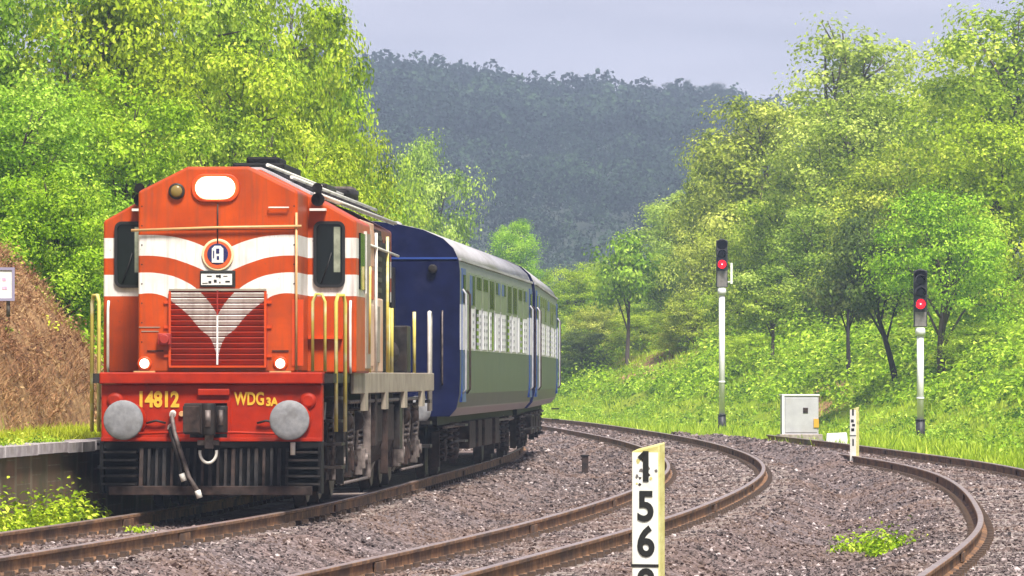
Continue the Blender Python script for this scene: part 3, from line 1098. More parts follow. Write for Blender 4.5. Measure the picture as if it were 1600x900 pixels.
# running board, sills
MB().box(-1.45, 1.45, -0.55, 16.9, 1.54, 1.655).build("running_board", BLACK_STEEL, loco)
for sx in (-1, 1):
    s = sx * 1.475
    sill = MB().box(s - 0.025, s + 0.025, 1.95, 16.95, 1.40, 1.67).build("side_sill", CREAM, loco, 0.01, 1)
    for y in (3.6, 7.1, 10.7, 14.3):
        MB().box(s - 0.03, s + 0.03, y, y + 0.5, 1.18, 1.41).build("sill_bracket", CREAM, sill)
    # vertical stanchions and rail along the walkway
    for y in (4.6, 8.0, 8.6, 13.0):
        MB().tube([(s, y, 1.66), (s, y, 2.55)], 0.026, 6).build("stanchion", YELLOW, loco)
    # hairpin grips by the rear steps and the rear steps
    MB().tube([(s, 16.2, 1.1), (s, 16.2, 2.5), (s, 16.25, 2.58), (s, 16.45, 2.58), (s, 16.5, 2.5), (s, 16.5, 1.1)], 0.028, 7).build("rear_grip", WHITE_PIPE, loco)
    MB().box(s - 0.14, s + 0.02, 16.15, 16.6, 0.55, 0.60).build("rear_step", BLACK_STEEL, loco)
    for z in (0.9, 1.22):
        MB().box(s - 0.14, s + 0.02, 16.15, 16.6, z, z + 0.05).build("rear_step", BLACK_STEEL, loco)

# front: lip, buffer beam and its fittings
MB().box(-1.34, 1.34, -0.80, -0.40, 1.53, 1.668).build("beam_lip", RED, loco, 0.015)
beam = MB().box(-1.33, 1.33, -0.70, -0.50, 0.84, 1.527).build("buffer_beam", RED, loco, 0.02)
MB().box(-1.33, 1.33, -0.735, -0.70, 0.84, 0.885).build("beam_edge", RED, beam, 0.006)
MB().box(-0.26, 0.19, -0.715, -0.69, 0.86, 1.30).build("coupler_pocket", BLACK, beam)
for x0, x1, z0, z1 in ((-0.30, -0.26, 0.86, 1.30), (0.19, 0.225, 0.86, 1.30), (-0.30, 0.225, 1.30, 1.335)):
    MB().box(x0, x1, -0.74, -0.695, z0, z1).build("pocket_frame", RED, beam)
MB().box(-0.16, 0.22, -0.77, -0.70, 1.39, 1.47).build("lamp_bracket", RED, beam, 0.01)
for sx in (-1, 1):
    MB().lathe((sx * 1.16, -0.70, 1.33), (0, -1, 0), [(0, 0.10), (0.02, 0.10), (0.03, 0.075), (0.04, 0.06)], 16).build("jumper_cap", RED, beam)
    MB().tube([(sx * 0.55, -0.73, 1.06), (sx * 0.66, -0.76, 1.09), (sx * 0.78, -0.73, 1.06)], 0.014, 6).build("hand_grip", INK, beam)
    bf = MB().lathe((sx * 0.99, -0.70, 1.10), (0, -1, 0), [(0, 0.21), (0.05, 0.21), (0.06, 0.155), (0.33, 0.145), (0.34, 0.105), (0.56, 0.10)], 22).build("buffer_case", RED, beam)
    MB().lathe((sx * 0.99, -1.26, 1.10), (0, -1, 0), [(0, 0.20), (0.015, 0.237), (0.05, 0.237), (0.062, 0.225), (0.072, 0.15), (0.076, 0.02)], 28).build("buffer_head", BUFFER_GREY, bf)

text_part("running_number", "14812", 0.255, (-0.645, -0.707, 1.335), LETTER_YELLOW, beam, bold=0.010, sx=0.80)
text_part("class_letters", "WDG", 0.215, (0.455, -0.707, 1.345), LETTER_YELLOW, beam, bold=0.006, sx=0.66)
text_part("class_suffix", "3A", 0.135, (0.725, -0.707, 1.31), LETTER_YELLOW, beam, bold=0.006, sx=0.9)

# centre coupler, clevis ring and hoses
cp = MB()
cp.box(-0.13, 0.13, -1.05, -0.70, 0.98, 1.22)
cp.box(-0.27, -0.05, -1.28, -0.95, 0.93, 1.30)
cp.cyl((0.02, -1.22, 0.92), (0.02, -1.22, 1.30), 0.085, n=14)
cp.cyl((0.17, -1.18, 0.95), (0.17, -1.18, 1.27), 0.075, n=14)
cp.box(0.02, 0.20, -1.20, -1.02, 0.97, 1.25)
coupler = cp.build("coupler", BLACK_STEEL, loco, 0.015)
MB().box(-0.28, -0.08, -1.30, -1.27, 0.95, 1.27).build("guard_arm", GRIMY_BROWN, coupler, 0.01)
MB().cyl((0.02, -1.29, 1.02), (0.02, -1.29, 1.22), 0.035, n=10).build("knuckle_pin", DUSTY, coupler)
MB().cyl((0.17, -1.25, 1.04), (0.17, -1.25, 1.22), 0.028, n=10).build("lock_pin", DUSTY, coupler)
MB().box(-0.13, 0.13, -1.10, -1.02, 0.80, 0.86).box(-0.04, 0.06, -1.12, -1.0, 0.76, 0.93).build("clevis", DUSTY, coupler, 0.01)
ring = [(0.10 * math.cos(a), -1.08, 0.72 + 0.13 * math.sin(a)) for a in np.linspace(PI * 0.95, 2.05 * PI, 15)]
MB().tube(ring, 0.018, 7).build("coupling_ring", WHITE_PIPE, coupler)
MB().tube([(-0.95, -0.80, 0.93), (-0.4, -0.84, 0.95), (0.3, -0.84, 0.95), (0.95, -0.80, 0.93)], 0.016, 6).build("uncoupling_lever", RED, beam)
for k, (pts, mt) in enumerate((([(-0.46, -0.74, 1.18), (-0.46, -0.86, 1.13), (-0.42, -0.93, 0.95), (-0.34, -0.97, 0.72), (-0.24, -0.99, 0.42), (-0.14, -0.98, 0.26)], DUSTY), ([(-0.48, -0.74, 1.02), (-0.48, -0.85, 0.98), (-0.42, -0.93, 0.8), (-0.36, -0.96, 0.62), (-0.33, -0.96, 0.46)], BLACK_STEEL))):
    hs = MB().tube(pts, 0.026, 8).build("brake_hose", mt, loco)
    MB().cyl(pts[-1], Vector(pts[-1]) + Vector((0.03, 0, -0.09)), 0.036, n=10).build("hose_end", WHITE_PIPE, hs)
    MB().cyl(pts[0], Vector(pts[0]) + Vector((0, -0.06, -0.02)), 0.04, n=10).build("angle_cock", WHITE_PIPE, hs)
MB().lathe((-0.36, -0.70, 1.17), (0, -1, 0), [(0, 0.035), (0.04, 0.03)], 10).build("orange_tap", TAN, beam)
MB().cyl((0.985, -0.80, 0.68), (0.985, -0.80, 0.83), 0.03, n=8).build("drain_cock", WHITE_PIPE, beam)

# cowcatcher: vertical bars between two rails, step treads at the corners
cc = MB().box(-1.30, 1.30, -0.72, -0.60, 0.76, 0.838).build("cowcatcher_rail", BLACK, loco)
MB().add([(-1.22, -0.86, 0.20), (1.22, -0.86, 0.20), (1.22, -0.74, 0.20), (-1.22, -0.74, 0.20), (-1.22, -0.86, 0.31), (1.22, -0.86, 0.31), (1.22, -0.74, 0.31), (-1.22, -0.74, 0.31)],
         [(0, 3, 2, 1), (4, 5, 6, 7), (0, 1, 5, 4), (1, 2, 6, 5), (2, 3, 7, 6), (3, 0, 4, 7)]).build("cowcatcher_foot", GRIMY_BROWN, loco, 0.01)
MB().box(-0.86, 0.90, -0.66, -0.62, 0.3, 0.77).build("cowcatcher_plate", BLACK, loco)
for k in range(20):
    x = -0.84 + k * 0.092
    rot = Matrix.Rotation(-0.22, 3, 'X')
    MB().cbox((x, -0.745, 0.535), (0.032 + 0.012 * (k % 3 == 0), 0.03, 0.52), rot).build("cowcatcher_bar", GRIMY_BROWN if k % 4 == 0 else BLACK_STEEL, loco)
for sx in (-1, 1):
    for k in range(5):
        MB().box(min(sx * 0.90, sx * 1.31), max(sx * 0.90, sx * 1.31), -0.80 - 0.015 * k, -0.62, 0.70 - k * 0.095, 0.725 - k * 0.095).build("step_tread", BLACK_STEEL, loco)
    MB().box(sx * 1.31 - 0.02, sx * 1.31 + 0.02, -0.82, -0.5, 0.22, 0.84).build("step_side", BLACK, loco)
    MB().box(min(sx * 0.88, sx * 1.29), max(sx * 0.88, sx * 1.29), -0.58, -0.55, 0.24, 0.80).build("step_back_plate", BLACK, loco)

# front corner steps, hairpin rails
for sx in (-1, 1):
    s = sx * 1.44
    MB().tube([(s, -0.05, 0.95), (s, -0.05, 2.52), (s + sx * 0.02, -0.03, 2.60), (s + sx * 0.08, 0.05, 2.60), (s + sx * 0.10, 0.08, 2.50), (s + sx * 0.10, 0.08, 0.95)], 0.024, 7).build("corner_grip", YELLOW, loco)
    if sx > 0:
        MB().tube([(sx * 1.16, -0.10, 1.68), (sx * 1.16, -0.10, 2.52), (sx * 1.20, -0.10, 2.61), (sx * 1.27, -0.10, 2.61), (sx * 1.31, -0.10, 2.52), (sx * 1.31, -0.10, 1.68)], 0.020, 7).build("front_grip", YELLOW, loco)
    for k in range(4):
        MB().box(sx * 1.38 - 0.11, sx * 1.38 + 0.11, 0.15, 0.75, 0.50 + k * 0.28, 0.535 + k * 0.28).build("corner_step", BLACK_STEEL, loco)
    MB().box(sx * 1.50 - 0.012, sx * 1.50 + 0.012, 0.75, 0.80, 0.45, 1.66).build("step_support", BLACK, loco)
    MB().tube([(sx * 1.50, 1.36, 1.66), (sx * 1.50, 1.30, 1.75), (sx * 1.50, 1.30, 2.45), (sx * 1.50, 1.36, 2.55)], 0.018, 6).build("door_rail", WHITE_PIPE, loco)
MB().box(0.98, 1.40, 1.30, 1.42, 2.08, 2.12).build("cab_front_shelf", ORANGE, cab)
MB().box(0.90, 1.04, -0.012, 0.02, 1.75, 2.55).build("nose_side_rib", ORANGE, nose)

# nose front fittings
hl = MB().prism_y([(-0.03 + x, 3.90 + z) for x, z in rounded_rect(0.58, 0.34, 0.15)], -0.03, 0.02).build("headlight_box", ORANGE, loco, 0.008)
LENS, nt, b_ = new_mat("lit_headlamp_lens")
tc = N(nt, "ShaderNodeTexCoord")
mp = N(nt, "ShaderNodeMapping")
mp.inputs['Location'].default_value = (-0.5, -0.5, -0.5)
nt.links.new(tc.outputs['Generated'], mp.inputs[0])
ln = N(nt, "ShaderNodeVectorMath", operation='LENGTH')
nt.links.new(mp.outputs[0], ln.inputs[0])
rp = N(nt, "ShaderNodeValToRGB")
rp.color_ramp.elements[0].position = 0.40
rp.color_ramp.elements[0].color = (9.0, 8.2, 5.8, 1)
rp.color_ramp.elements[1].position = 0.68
rp.color_ramp.elements[1].color = (1.0, 0.38, 0.05, 1)  # orange rim colour imitates the warm glare round the lamp
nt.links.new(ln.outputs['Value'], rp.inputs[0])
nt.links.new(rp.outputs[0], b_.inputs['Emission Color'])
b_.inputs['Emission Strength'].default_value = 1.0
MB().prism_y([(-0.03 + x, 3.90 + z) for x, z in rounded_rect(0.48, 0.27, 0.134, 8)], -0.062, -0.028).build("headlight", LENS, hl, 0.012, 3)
fl = MB().lathe((-0.50, 0.02, 3.86), (0, -1, 0), [(0, 0.10), (0.06, 0.10), (0.07, 0.085)], 18).build("flasher_light", RUBBER, loco)
MB().lathe((-0.50, -0.055, 3.86), (0, -1, 0), [(0, 0.075), (0.015, 0.06), (0.02, 0.01)], 18).build("flasher_lens", pmat("amber_lens", (0.22, 0.15, 0.04), rough=0.25), fl)
for x in (-0.89, 0.76):
    mk = MB().lathe((x, 0.02, 1.775), (0, -1, 0), [(0, 0.088), (0.035, 0.088), (0.045, 0.075)], 20).build("marker_light", ORANGE, loco)
    MB().lathe((x, -0.028, 1.775), (0, -1, 0), [(0, 0.058), (0.02, 0.05), (0.025, 0.02)], 18).build("marker_lens", MARKER, mk)
    MB().box(x - 0.13, x + 0.13, -0.03, 0.01, 1.66, 1.685).build("marker_bracket", TAN, mk)
MB().box(-0.72, -0.56, -0.10, 0.01, 2.00, 2.14).cyl((-0.64, -0.13, 2.07), (-0.64, -0.09, 2.07), 0.06, n=12).build("socket_box", LOUVRE_RED, loco, 0.01)
MB().box(-1.16 + 0.2, -0.7, -0.008, 0.01, 2.21, 2.22).box(-0.93, -0.72, -0.008, 0.01, 2.16, 2.17).build("stencil_line", CREAM, nose)
MB().tube([(-1.05, -0.05, 3.385), (0, -0.055, 3.42), (1.02, -0.05, 3.435)], 0.017, 7).build("cross_pipe", TAN, loco)
MB().tube([(0.0, -0.02, 3.70), (0.0, -0.03, 3.23)], 0.009, 6).build("drop_pipe", GRIMY_BROWN, loco)
MB().tube([(0.955, -0.03, 1.70), (0.955, -0.03, 3.60)], 0.016, 6).build("corner_pipe", TAN, loco)

for sx in (-1, 1):
    for z in (1.85, 2.2, 2.5):
        MB().box(sx * 0.62 - 0.035, sx * 0.62 + 0.035, -0.022, 0.01, z, z + 0.035).build("door_hinge", ORANGE, nose)
    for q in range(9):
        MB().lathe((sx * 0.925, 0.004, 1.80 + q * 0.235), (0, -1, 0), [(0, 0.011), (0.008, 0.009)], 8).build("bolt", GRIMY_BROWN, nose)
    MB().box(min(sx * 0.66, sx * 0.86), max(sx * 0.66, sx * 0.86), -0.014, 0.01, 1.92, 1.935).build("foot_grip", GRIMY_BROWN, nose)
MB().tube([(0.62, -0.02, 3.66), (0.62, -0.05, 3.66), (0.86, -0.05, 3.66), (0.86, -0.02, 3.66)], 0.010, 6).build("nose_grip", WHITE_PIPE, nose)

# roundel and name plate
rd = MB().lathe((0, 0.0, 3.09), (0, -1, 0), [(0, 0.195), (0.02, 0.195), (0.024, 0.185)], 32).build("roundel", pmat("roundel_rim", (0.74, 0.60, 0.36), rough=0.45), loco)
MB().lathe((0, -0.022, 3.09), (0, -1, 0), [(0, 0.168), (0.008, 0.165)], 32).build("roundel_ring", pmat("roundel_orange", (0.66, 0.10, 0.02), rough=0.45), rd)
MB().lathe((0, -0.029, 3.10), (0, -1, 0), [(0, 0.128), (0.006, 0.126)], 32).build("roundel_disc", NAVY, rd)
em = MB().prism_y([(-0.07, 2.995), (0.07, 2.995), (0.07, 3.165), (0.035, 3.20), (-0.035, 3.20), (-0.07, 3.165)], -0.042, -0.034).build("roundel_emblem", PLATE_WHITE, rd)
for x0, x1, z0, z1 in ((-0.018, 0.022, 3.105, 3.165), (-0.010, 0.020, 3.03, 3.075), (-0.055, -0.04, 3.05, 3.14)):
    MB().box(x0, x1, -0.0455, -0.040, z0, z1).build("emblem_mark", NAVY, rd)
np_ = MB().box(-0.215, 0.215, -0.03, 0.0, 2.70, 2.90).build("name_plate", INK, loco, 0.008)
MB().box(-0.20, 0.175, -0.036, -0.029, 2.725, 2.86).build("plate_face", PLATE_WHITE, np_)
for x0, x1, z0, z1 in ((-0.13, -0.07, 2.825, 2.838), (-0.02, 0.03, 2.82, 2.845), (0.07, 0.12, 2.828, 2.836), (-0.185, -0.12, 2.742, 2.752), (-0.11, -0.075, 2.745, 2.775), (-0.045, -0.01, 2.755, 2.79), (0.02, 0.035, 2.745, 2.765), (0.02, 0.04, 2.81, 2.85), (0.095, 0.15, 2.757, 2.776)):
    MB().box(x0, x1, -0.040, -0.0355, z0, z1).build("plate_mark", INK, np_)

# louvred grille with the V painted across it
gr = MB().box(-0.57, 0.57, -0.012, 0.01, 1.74, 2.66).build("grille_panel", LOUVRE_RED, loco)
for z0, z1 in ((2.655, 2.68), (1.725, 1.75)):
    MB().box(-0.59, 0.59, -0.055, 0.0, z0, z1).build("grille_edge", ORANGE if z0 < 2 else CREAM, gr)
for sx in (-1, 1):
    MB().box(sx * 0.58 - 0.014, sx * 0.58 + 0.014, -0.05, 0.0, 1.75, 2.655).build("grille_edge", ORANGE, gr)


def slat_material():
    """the grille's slats: dark red paint, cream where the painted V runs over them"""
    m = LIVERY.copy()
    m.name = "grille_slat_livery"
    nt = m.node_tree
    for n in nt.nodes:
        if n.type == 'MIX' and n.data_type == 'RGBA' and not n.inputs[6].is_linked and abs(n.inputs[6].default_value[0] - 0.53) < 1e-3:
            n.inputs[6].default_value = (0.46, 0.035, 0.012, 1)
            n.inputs[7].default_value = (0.34, 0.026, 0.012, 1)
    return m


SLAT = slat_material()
for k in range(13):
    z = 1.785 + k * 0.0675
    rot = Matrix.Rotation(0.5, 3, 'X')
    MB().cbox((0, -0.034, z + 0.01), (1.13, 0.014, 0.052), rot).build("grille_slat", SLAT, gr)
MB().box(-0.011, 0.011, -0.062, -0.05, 1.76, 2.36).build("grille_spine", PLATE_WHITE, gr)
MB().box(-0.009, 0.009, -0.062, -0.05, 2.36, 2.66).build("grille_spine", LOUVRE_RED, gr)


# bogies
def wheel_set(parent, y, r, mat_w, mat_rim, gauge=0.873):
    for sx in (-1, 1):
        w = MB().lathe((sx * gauge + sx * 0.07, y, r + 0.004), (-sx, 0, 0), [(0, r * 0.72), (0.02, r * 0.98), (0.11, r), (0.12, r + 0.03), (0.14, r + 0.03)], 28).build("wheel", mat_w, parent)
        MB().lathe((sx * gauge + sx * 0.075, y, r + 0.004), (sx, 0, 0), [(0, r * 0.9), (0.006, r * 0.88)], 28).build("wheel_face", mat_rim, w)
    MB().cyl((-gauge, y, r), (gauge, y, r), 0.085, n=10).build("axle", BLACK, parent)


def coil_spring(mb, x, y, z0, z1, r, wire=0.022, turns=6):
    pts = [(x + r * math.cos(a), y + r * math.sin(a), z0 + (z1 - z0) * a / (2 * PI * turns)) for a in np.linspace(0, 2 * PI * turns, turns * 9)]
    mb.tube(pts, wire, 5)


def loco_bogie(cy, flip):
    axles = [cy - 1.75, cy - 0.05, cy + 1.75]
    for y in axles:
        wheel_set(loco, y, 0.545, GRIMY_BROWN, DUSTY)
    for sx in (-1, 1):
        x = sx * 1.16
        fr = MB().prism_y([(x - 0.07, 0.62), (x + 0.07, 0.62), (x + 0.07, 0.95), (x - 0.07, 0.95)], cy - 2.35, cy + 2.35)
        fr.box(x - 0.09, x + 0.09, cy - 2.42, cy - 2.2, 0.45, 1.05).box(x - 0.09, x + 0.09, cy + 2.2, cy + 2.42, 0.45, 1.05)
        fr = fr.build("bogie_frame", GRIMY_BROWN, loco, 0.015)
        for y in axles:
            ab = MB().box(x - 0.04, x + 0.20, y - 0.19, y + 0.19, 0.34, 0.74)
            ab.cbox((x + sx * 0.21, y, 0.55), (0.05, 0.24, 0.26)).cyl((x + sx * 0.22, y, 0.55), (x + sx * 0.27, y, 0.55), 0.075, n=10, smooth=False)
            ab.build("axle_box", DUSTY if abs(y - cy) > 1 else GRIMY_BROWN, fr, 0.01)
            for k in (-1, 1):
                sp_ = MB()
                coil_spring(sp_, x + sx * 0.09, y + k * 0.33, 0.70, 1.16, 0.085)
                sp_.cyl((x + sx * 0.09, y + k * 0.33, 0.66), (x + sx * 0.09, y + k * 0.33, 0.71), 0.11, n=12).cyl((x + sx * 0.09, y + k * 0.33, 1.15), (x + sx * 0.09, y + k * 0.33, 1.20), 0.11, n=12)
                sp_.build("coil_spring", DUSTY, fr)
                br_ = MB().box(x + sx * 0.02 - 0.03, x + sx * 0.02 + 0.05, y + k * 0.60 - 0.05, y + k * 0.60 + 0.05, 0.32, 0.86)
                br_.build("brake_block", GRIMY_BROWN, fr, 0.01)
                MB().tube([(x + sx * 0.16, y + k * 0.60, 1.3), (x + sx * 0.17, y + k * 0.60, 0.9), (x + sx * 0.12, y + k * 0.56, 0.35)], 0.022, 6).build("brake_hanger", DUSTY, fr)
        for k in (-1, 1):
            bc = MB().lathe((x + sx * 0.16, cy + k * 0.82 - 0.2, 1.05), (0, 1, 0), [(0, 0.07), (0.03, 0.13), (0.30, 0.13), (0.34, 0.05), (0.5, 0.04)], 14)
            bc.build("brake_cylinder", GRIMY_BROWN, fr)
            MB().tube([(x + sx * 0.05, cy + k * 2.3, 1.3), (x + sx * 0.03, cy + k * 2.42, 0.8), (sx * 0.95, cy + k * 2.38, 0.2)], 0.018, 6).build("sand_pipe", WHITE_PIPE, fr)
        MB().tube([(x + sx * 0.24, cy - 2.2, 0.30), (x + sx * 0.24, cy + 2.2, 0.30)], 0.02, 6).build("brake_rod", DUSTY, fr)


loco_bogie(3.35, 1)
loco_bogie(13.5, -1)
ft = [(1.30, 0.55), (1.38, 0.75), (1.38, 1.25), (-1.38, 1.25), (-1.38, 0.75), (-1.30, 0.55), (-1.0, 0.36), (1.0, 0.36)]
MB().prism_y(list(reversed(ft)), 6.6, 10.3).build("fuel_tank", GRIMY_BROWN, loco, 0.03)
MB().box(-0.9, 0.9, 0.4, 16.6, 1.15, 1.54).build("underframe", BLACK, loco)
for sx in (-1, 1):
    for y, w, z0, z1, mt in ((6.0, 0.4, 0.7, 1.38, GRIMY_BROWN), (10.5, 0.5, 0.6, 1.38, BLACK_STEEL), (5.2, 0.06, 0.3, 1.4, DUSTY), (8.2, 0.06, 0.3, 1.4, GRIMY_BROWN), (11.2, 0.06, 0.4, 1.4, DUSTY), (1.2, 0.35, 0.85, 1.3, GRIMY_BROWN), (0.95, 0.05, 0.3, 1.5, BLACK_STEEL)):
        MB().box(sx * 1.40 - 0.05, sx * 1.40 + 0.05, y, y + w, z0, z1).build("underframe_box", mt, loco, 0.008)
    MB().tube([(sx * 1.42, 2.0, 1.30), (sx * 1.42, 16.0, 1.30)], 0.026, 6).build("air_pipe", DUSTY, loco)
    MB().tube([(sx * 1.36, 2.0, 1.20), (sx * 1.36, 16.0, 1.22)], 0.018, 6).build("air_pipe", GRIMY_BROWN, loco)

# ================================================================== THE COACHES
coach_blue = pmat("coach_navy", (0.002, 0.004, 0.030), (0.005, 0.009, 0.05), scale=3, rough=0.6, bump=0.1, spec=0.12, c3=(0.022, 0.025, 0.065), scale3=2.2, lo3=0.55, hi3=0.85)
COACH_ROOF = pmat("coach_roof", (0.42, 0.41, 0.44), (0.33, 0.32, 0.34), scale=2, rough=0.5, c3=(0.24, 0.23, 0.22), scale3=0.8, stretch=(1, 0.3, 1))
COACH_DOOR = pmat("coach_door_blue", (0.015, 0.045, 0.22), (0.02, 0.06, 0.26), scale=4, rough=0.4)
COACH_WHITE = pmat("coach_white", (0.74, 0.74, 0.76), (0.62, 0.62, 0.64), scale=5, rough=0.5)
WINDOW_GREEN = pmat("window_grey_green", (0.10, 0.135, 0.085), (0.16, 0.19, 0.12), scale=5, rough=0.4)
SHUTTER = pmat("shutter_grey", (0.36, 0.36, 0.39), (0.27, 0.27, 0.30), scale=7, rough=0.55)


def coach_side_material(root):
    m, nt, b = new_mat("coach_side_paint")
    tc = N(nt, "ShaderNodeTexCoord")
    sp = N(nt, "ShaderNodeSeparateXYZ")
    nt.links.new(tc.outputs['Object'], sp.inputs[0])
    z = sp.outputs[2]
    f, _ = noise_fac(nt, tc.outputs['Object'], 2.0, detail=5)
    low = mixcol(nt, f, (0.020, 0.035, 0.052), (0.038, 0.054, 0.068))
    up = mixcol(nt, f, (0.10, 0.125, 0.095), (0.14, 0.16, 0.12))
    wh = mixcol(nt, f, (0.76, 0.76, 0.78), (0.64, 0.64, 0.66))
    c = mixcol(nt, math_n(nt, 'GREATER_THAN', z, 2.03), low, wh)
    c = mixcol(nt, math_n(nt, 'GREATER_THAN', z, 2.735), c, up)
    c = mixcol(nt, math_n(nt, 'LESS_THAN', z, 1.14), c, (0.22, 0.19, 0.22))
    dm = N(nt, "ShaderNodeMapping"); dm.inputs['Scale'].default_value = (1, 5, 0.5)
    nt.links.new(tc.outputs['Object'], dm.inputs[0])
    ds, _ = noise_fac(nt, dm.outputs[0], 1.4, detail=6, lo=0.42, hi=0.8)
    c = mixcol(nt, math_n(nt, 'MULTIPLY', ds, 0.55), c, (0.13, 0.10, 0.085))
    nt.links.new(c, b.inputs['Base Color'])
    b.inputs['Roughness'].default_value = 0.4
    return m


def make_coach():
    root = empty("passenger_coach")
    half = [(1.46, 1.0), (1.565, 1.12), (1.615, 1.35), (1.622, 1.6), (1.622, 3.25), (1.60, 3.42)]
    roof_half = [(1.60, 3.43), (1.52, 3.60), (1.36, 3.75), (1.05, 3.89), (0.65, 3.98), (0.3, 4.02)]
    Lc = 21.77
    shell_prof = half + [(-x, z) for x, z in reversed(half)]
    body = MB().prism_y(shell_prof, 0.02, Lc - 0.02).build("body", coach_side_material(root), root)
    roof = MB().prism_y(roof_half + [(-x, z) for x, z in reversed(roof_half)], 0.02, Lc - 0.02, smooth=True).build("roof", COACH_ROOF, root)
    for sx in (-1, 1):
        MB().box(sx * 1.60 - 0.025, sx * 1.60 + 0.035, 0.02, Lc - 0.02, 3.41, 3.45).build("gutter", COACH_ROOF, roof)
        for k in range(7):
            MB().lathe((sx * 0.45, 2.0 + k * 2.95, 3.95), (0, 0, 1), [(0, 0.12), (0.09, 0.12), (0.12, 0.07)], 12).build("roof_vent", COACH_ROOF, roof)
    endp = [(1.455, 1.0), (1.56, 1.12), (1.61, 1.35), (1.617, 1.6), (1.617, 3.25), (1.595, 3.43), (1.515, 3.60), (1.355, 3.75), (1.045, 3.885), (0.645, 3.975), (0.3, 4.015)]
    endp = endp + [(-x, z) for x, z in reversed(endp)]
    for y0, y1, s in ((-0.01, 0.02, -1), (Lc - 0.02, Lc + 0.01, 1)):
        e = MB().prism_y(endp, y0, y1).build("end_wall", coach_blue, root)
        yy = -0.01 if s < 0 else Lc + 0.01
        MB().box(-1.58, 1.58, min(yy, yy + s * 0.02), max(yy, yy + s * 0.02), 3.43, 3.46).build("end_seam", COACH_DOOR, e)
        bel = MB()
        for k in range(5):
            g = 0.03 * (k % 2)
            bel.box(-0.62 + g, 0.62 - g, min(yy + s * (0.02 + k * 0.07), yy + s * (0.09 + k * 0.07)), max(yy + s * (0.02 + k * 0.07), yy + s * (0.09 + k * 0.07)), 1.15, 3.3 - g)
        bel.build("gangway_bellows", RUBBER, e)
        for sx in (-1, 1):
            MB().tube([(sx * 1.35, yy, 1.5), (sx * 1.35, yy + s * 0.06, 1.53), (sx * 1.35, yy + s * 0.06, 2.6), (sx * 1.35, yy, 2.63)], 0.014, 6).build("end_grip", DUSTY, e)
            MB().lathe((sx * 1.2, yy, 3.28), (0, s, 0), [(0, 0.07), (0.08, 0.07), (0.1, 0.05)], 12).build("tail_lamp", BLACK_STEEL, e)
            bf = MB().lathe((sx * 0.99, yy, 1.10), (0, s, 0), [(0, 0.17), (0.05, 0.17), (0.06, 0.11), (0.45, 0.10)], 14).build("buffer_case", BLACK_STEEL, root)
            MB().lathe((sx * 0.99, yy + s * 0.44, 1.10), (0, s, 0), [(0, 0.2), (0.02, 0.22), (0.06, 0.22), (0.07, 0.1)], 20).build("buffer_head", BUFFER_GREY, bf)
        MB().box(-0.12, 0.12, min(yy, yy + s * 0.5), max(yy, yy + s * 0.5), 0.98, 1.18).build("drawbar", BLACK_STEEL, root)
    # doors and windows along both sides
    for sx in (-1, 1):
        x = sx * 1.622
        for y in (0.35, Lc - 1.25):
            dr = MB().box(x - 0.03, x + 0.012, y, y + 0.9, 1.22, 3.30).build("door", COACH_DOOR, root)
            MB().box(x + sx * 0.012 - 0.006, x + sx * 0.012 + 0.010, y + 0.2, y + 0.7, 2.76, 3.2).build("door_window", GLASS, dr)
            MB().box(x + sx * 0.012 - 0.006, x + sx * 0.012 + 0.008, y + 0.02, y + 0.88, 2.03, 2.735).build("door_band", COACH_WHITE, dr)
            for k in (-0.06, 0.96):
                MB().tube([(x + sx * 0.02, y + k, 1.35), (x + sx * 0.07, y + k, 1.42), (x + sx * 0.07, y + k, 2.9), (x + sx * 0.02, y + k, 2.97)], 0.018, 6).build("door_grip", GRIMY_BROWN if k > 0 else SHUTTER, dr)
            MB().box(x - 0.12, x + sx * 0.03 + 0.02, y + 0.1, y + 0.8, 0.60, 0.63).box(x - 0.12, x + sx * 0.03 + 0.02, y + 0.1, y + 0.8, 0.85, 0.88).build("footstep", BLACK_STEEL, dr)
        for k in range(10):
            y = 2.05 + k * 1.79
            w = MB().box(x - 0.02, x + 0.018, y, y + 1.32, 2.70, 3.26).build("window", WINDOW_GREEN, root)
            MB().box(x - 0.012, x + 0.012, y - 0.30, y - 0.08, 2.04, 2.73).build("window_pillar", SHUTTER if k % 3 else WINDOW_GREEN, root)
            for q in range(2):
                MB().box(x - 0.02, x + sx * 0.018 + 0.006, y + 0.07 + q * 0.62, y + 0.63 + q * 0.62, 2.75 if k in (0, 3, 6, 7) else 3.02, 3.22).build("pane", (COACH_DOOR if (k + q) % 5 == 0 else GLASS), w)
                sh = MB().box(x - 0.015, x + sx * 0.012 + 0.004, y + 0.06 + q * 0.62, y + 0.64 + q * 0.62, 2.06, 2.70)
                sh = sh.build("shutter", GLASS if (k * 2 + q) % 5 == 2 else COACH_WHITE, root)
                for j in range(5 if (k + q) % 4 else 0):
                    MB().box(x - 0.012, x + sx * 0.015 + 0.005, y + 0.15 + q * 0.62, y + 0.55 + q * 0.62, 2.12 + j * 0.115, 2.165 + j * 0.115).build("shutter_slat", SHUTTER, sh)
    # underframe
    MB().box(-1.25, 1.25, 0.2, Lc - 0.2, 0.86, 1.02).build("underframe", BLACK, root)
    for sx in (-1, 1):
        for y, w in ((6.2, 1.6), (8.6, 1.0), (10.4, 2.2), (13.6, 1.2)):
            MB().box(sx * 1.2 - 0.18, sx * 1.2 + 0.18, y, y + w, 0.42, 0.88).build("battery_box", GRIMY_BROWN, root, 0.015)
        MB().tube([(sx * 1.3, 1.0, 0.82), (sx * 1.3, Lc - 1, 0.82)], 0.025, 6).build("train_pipe", DUSTY, root)
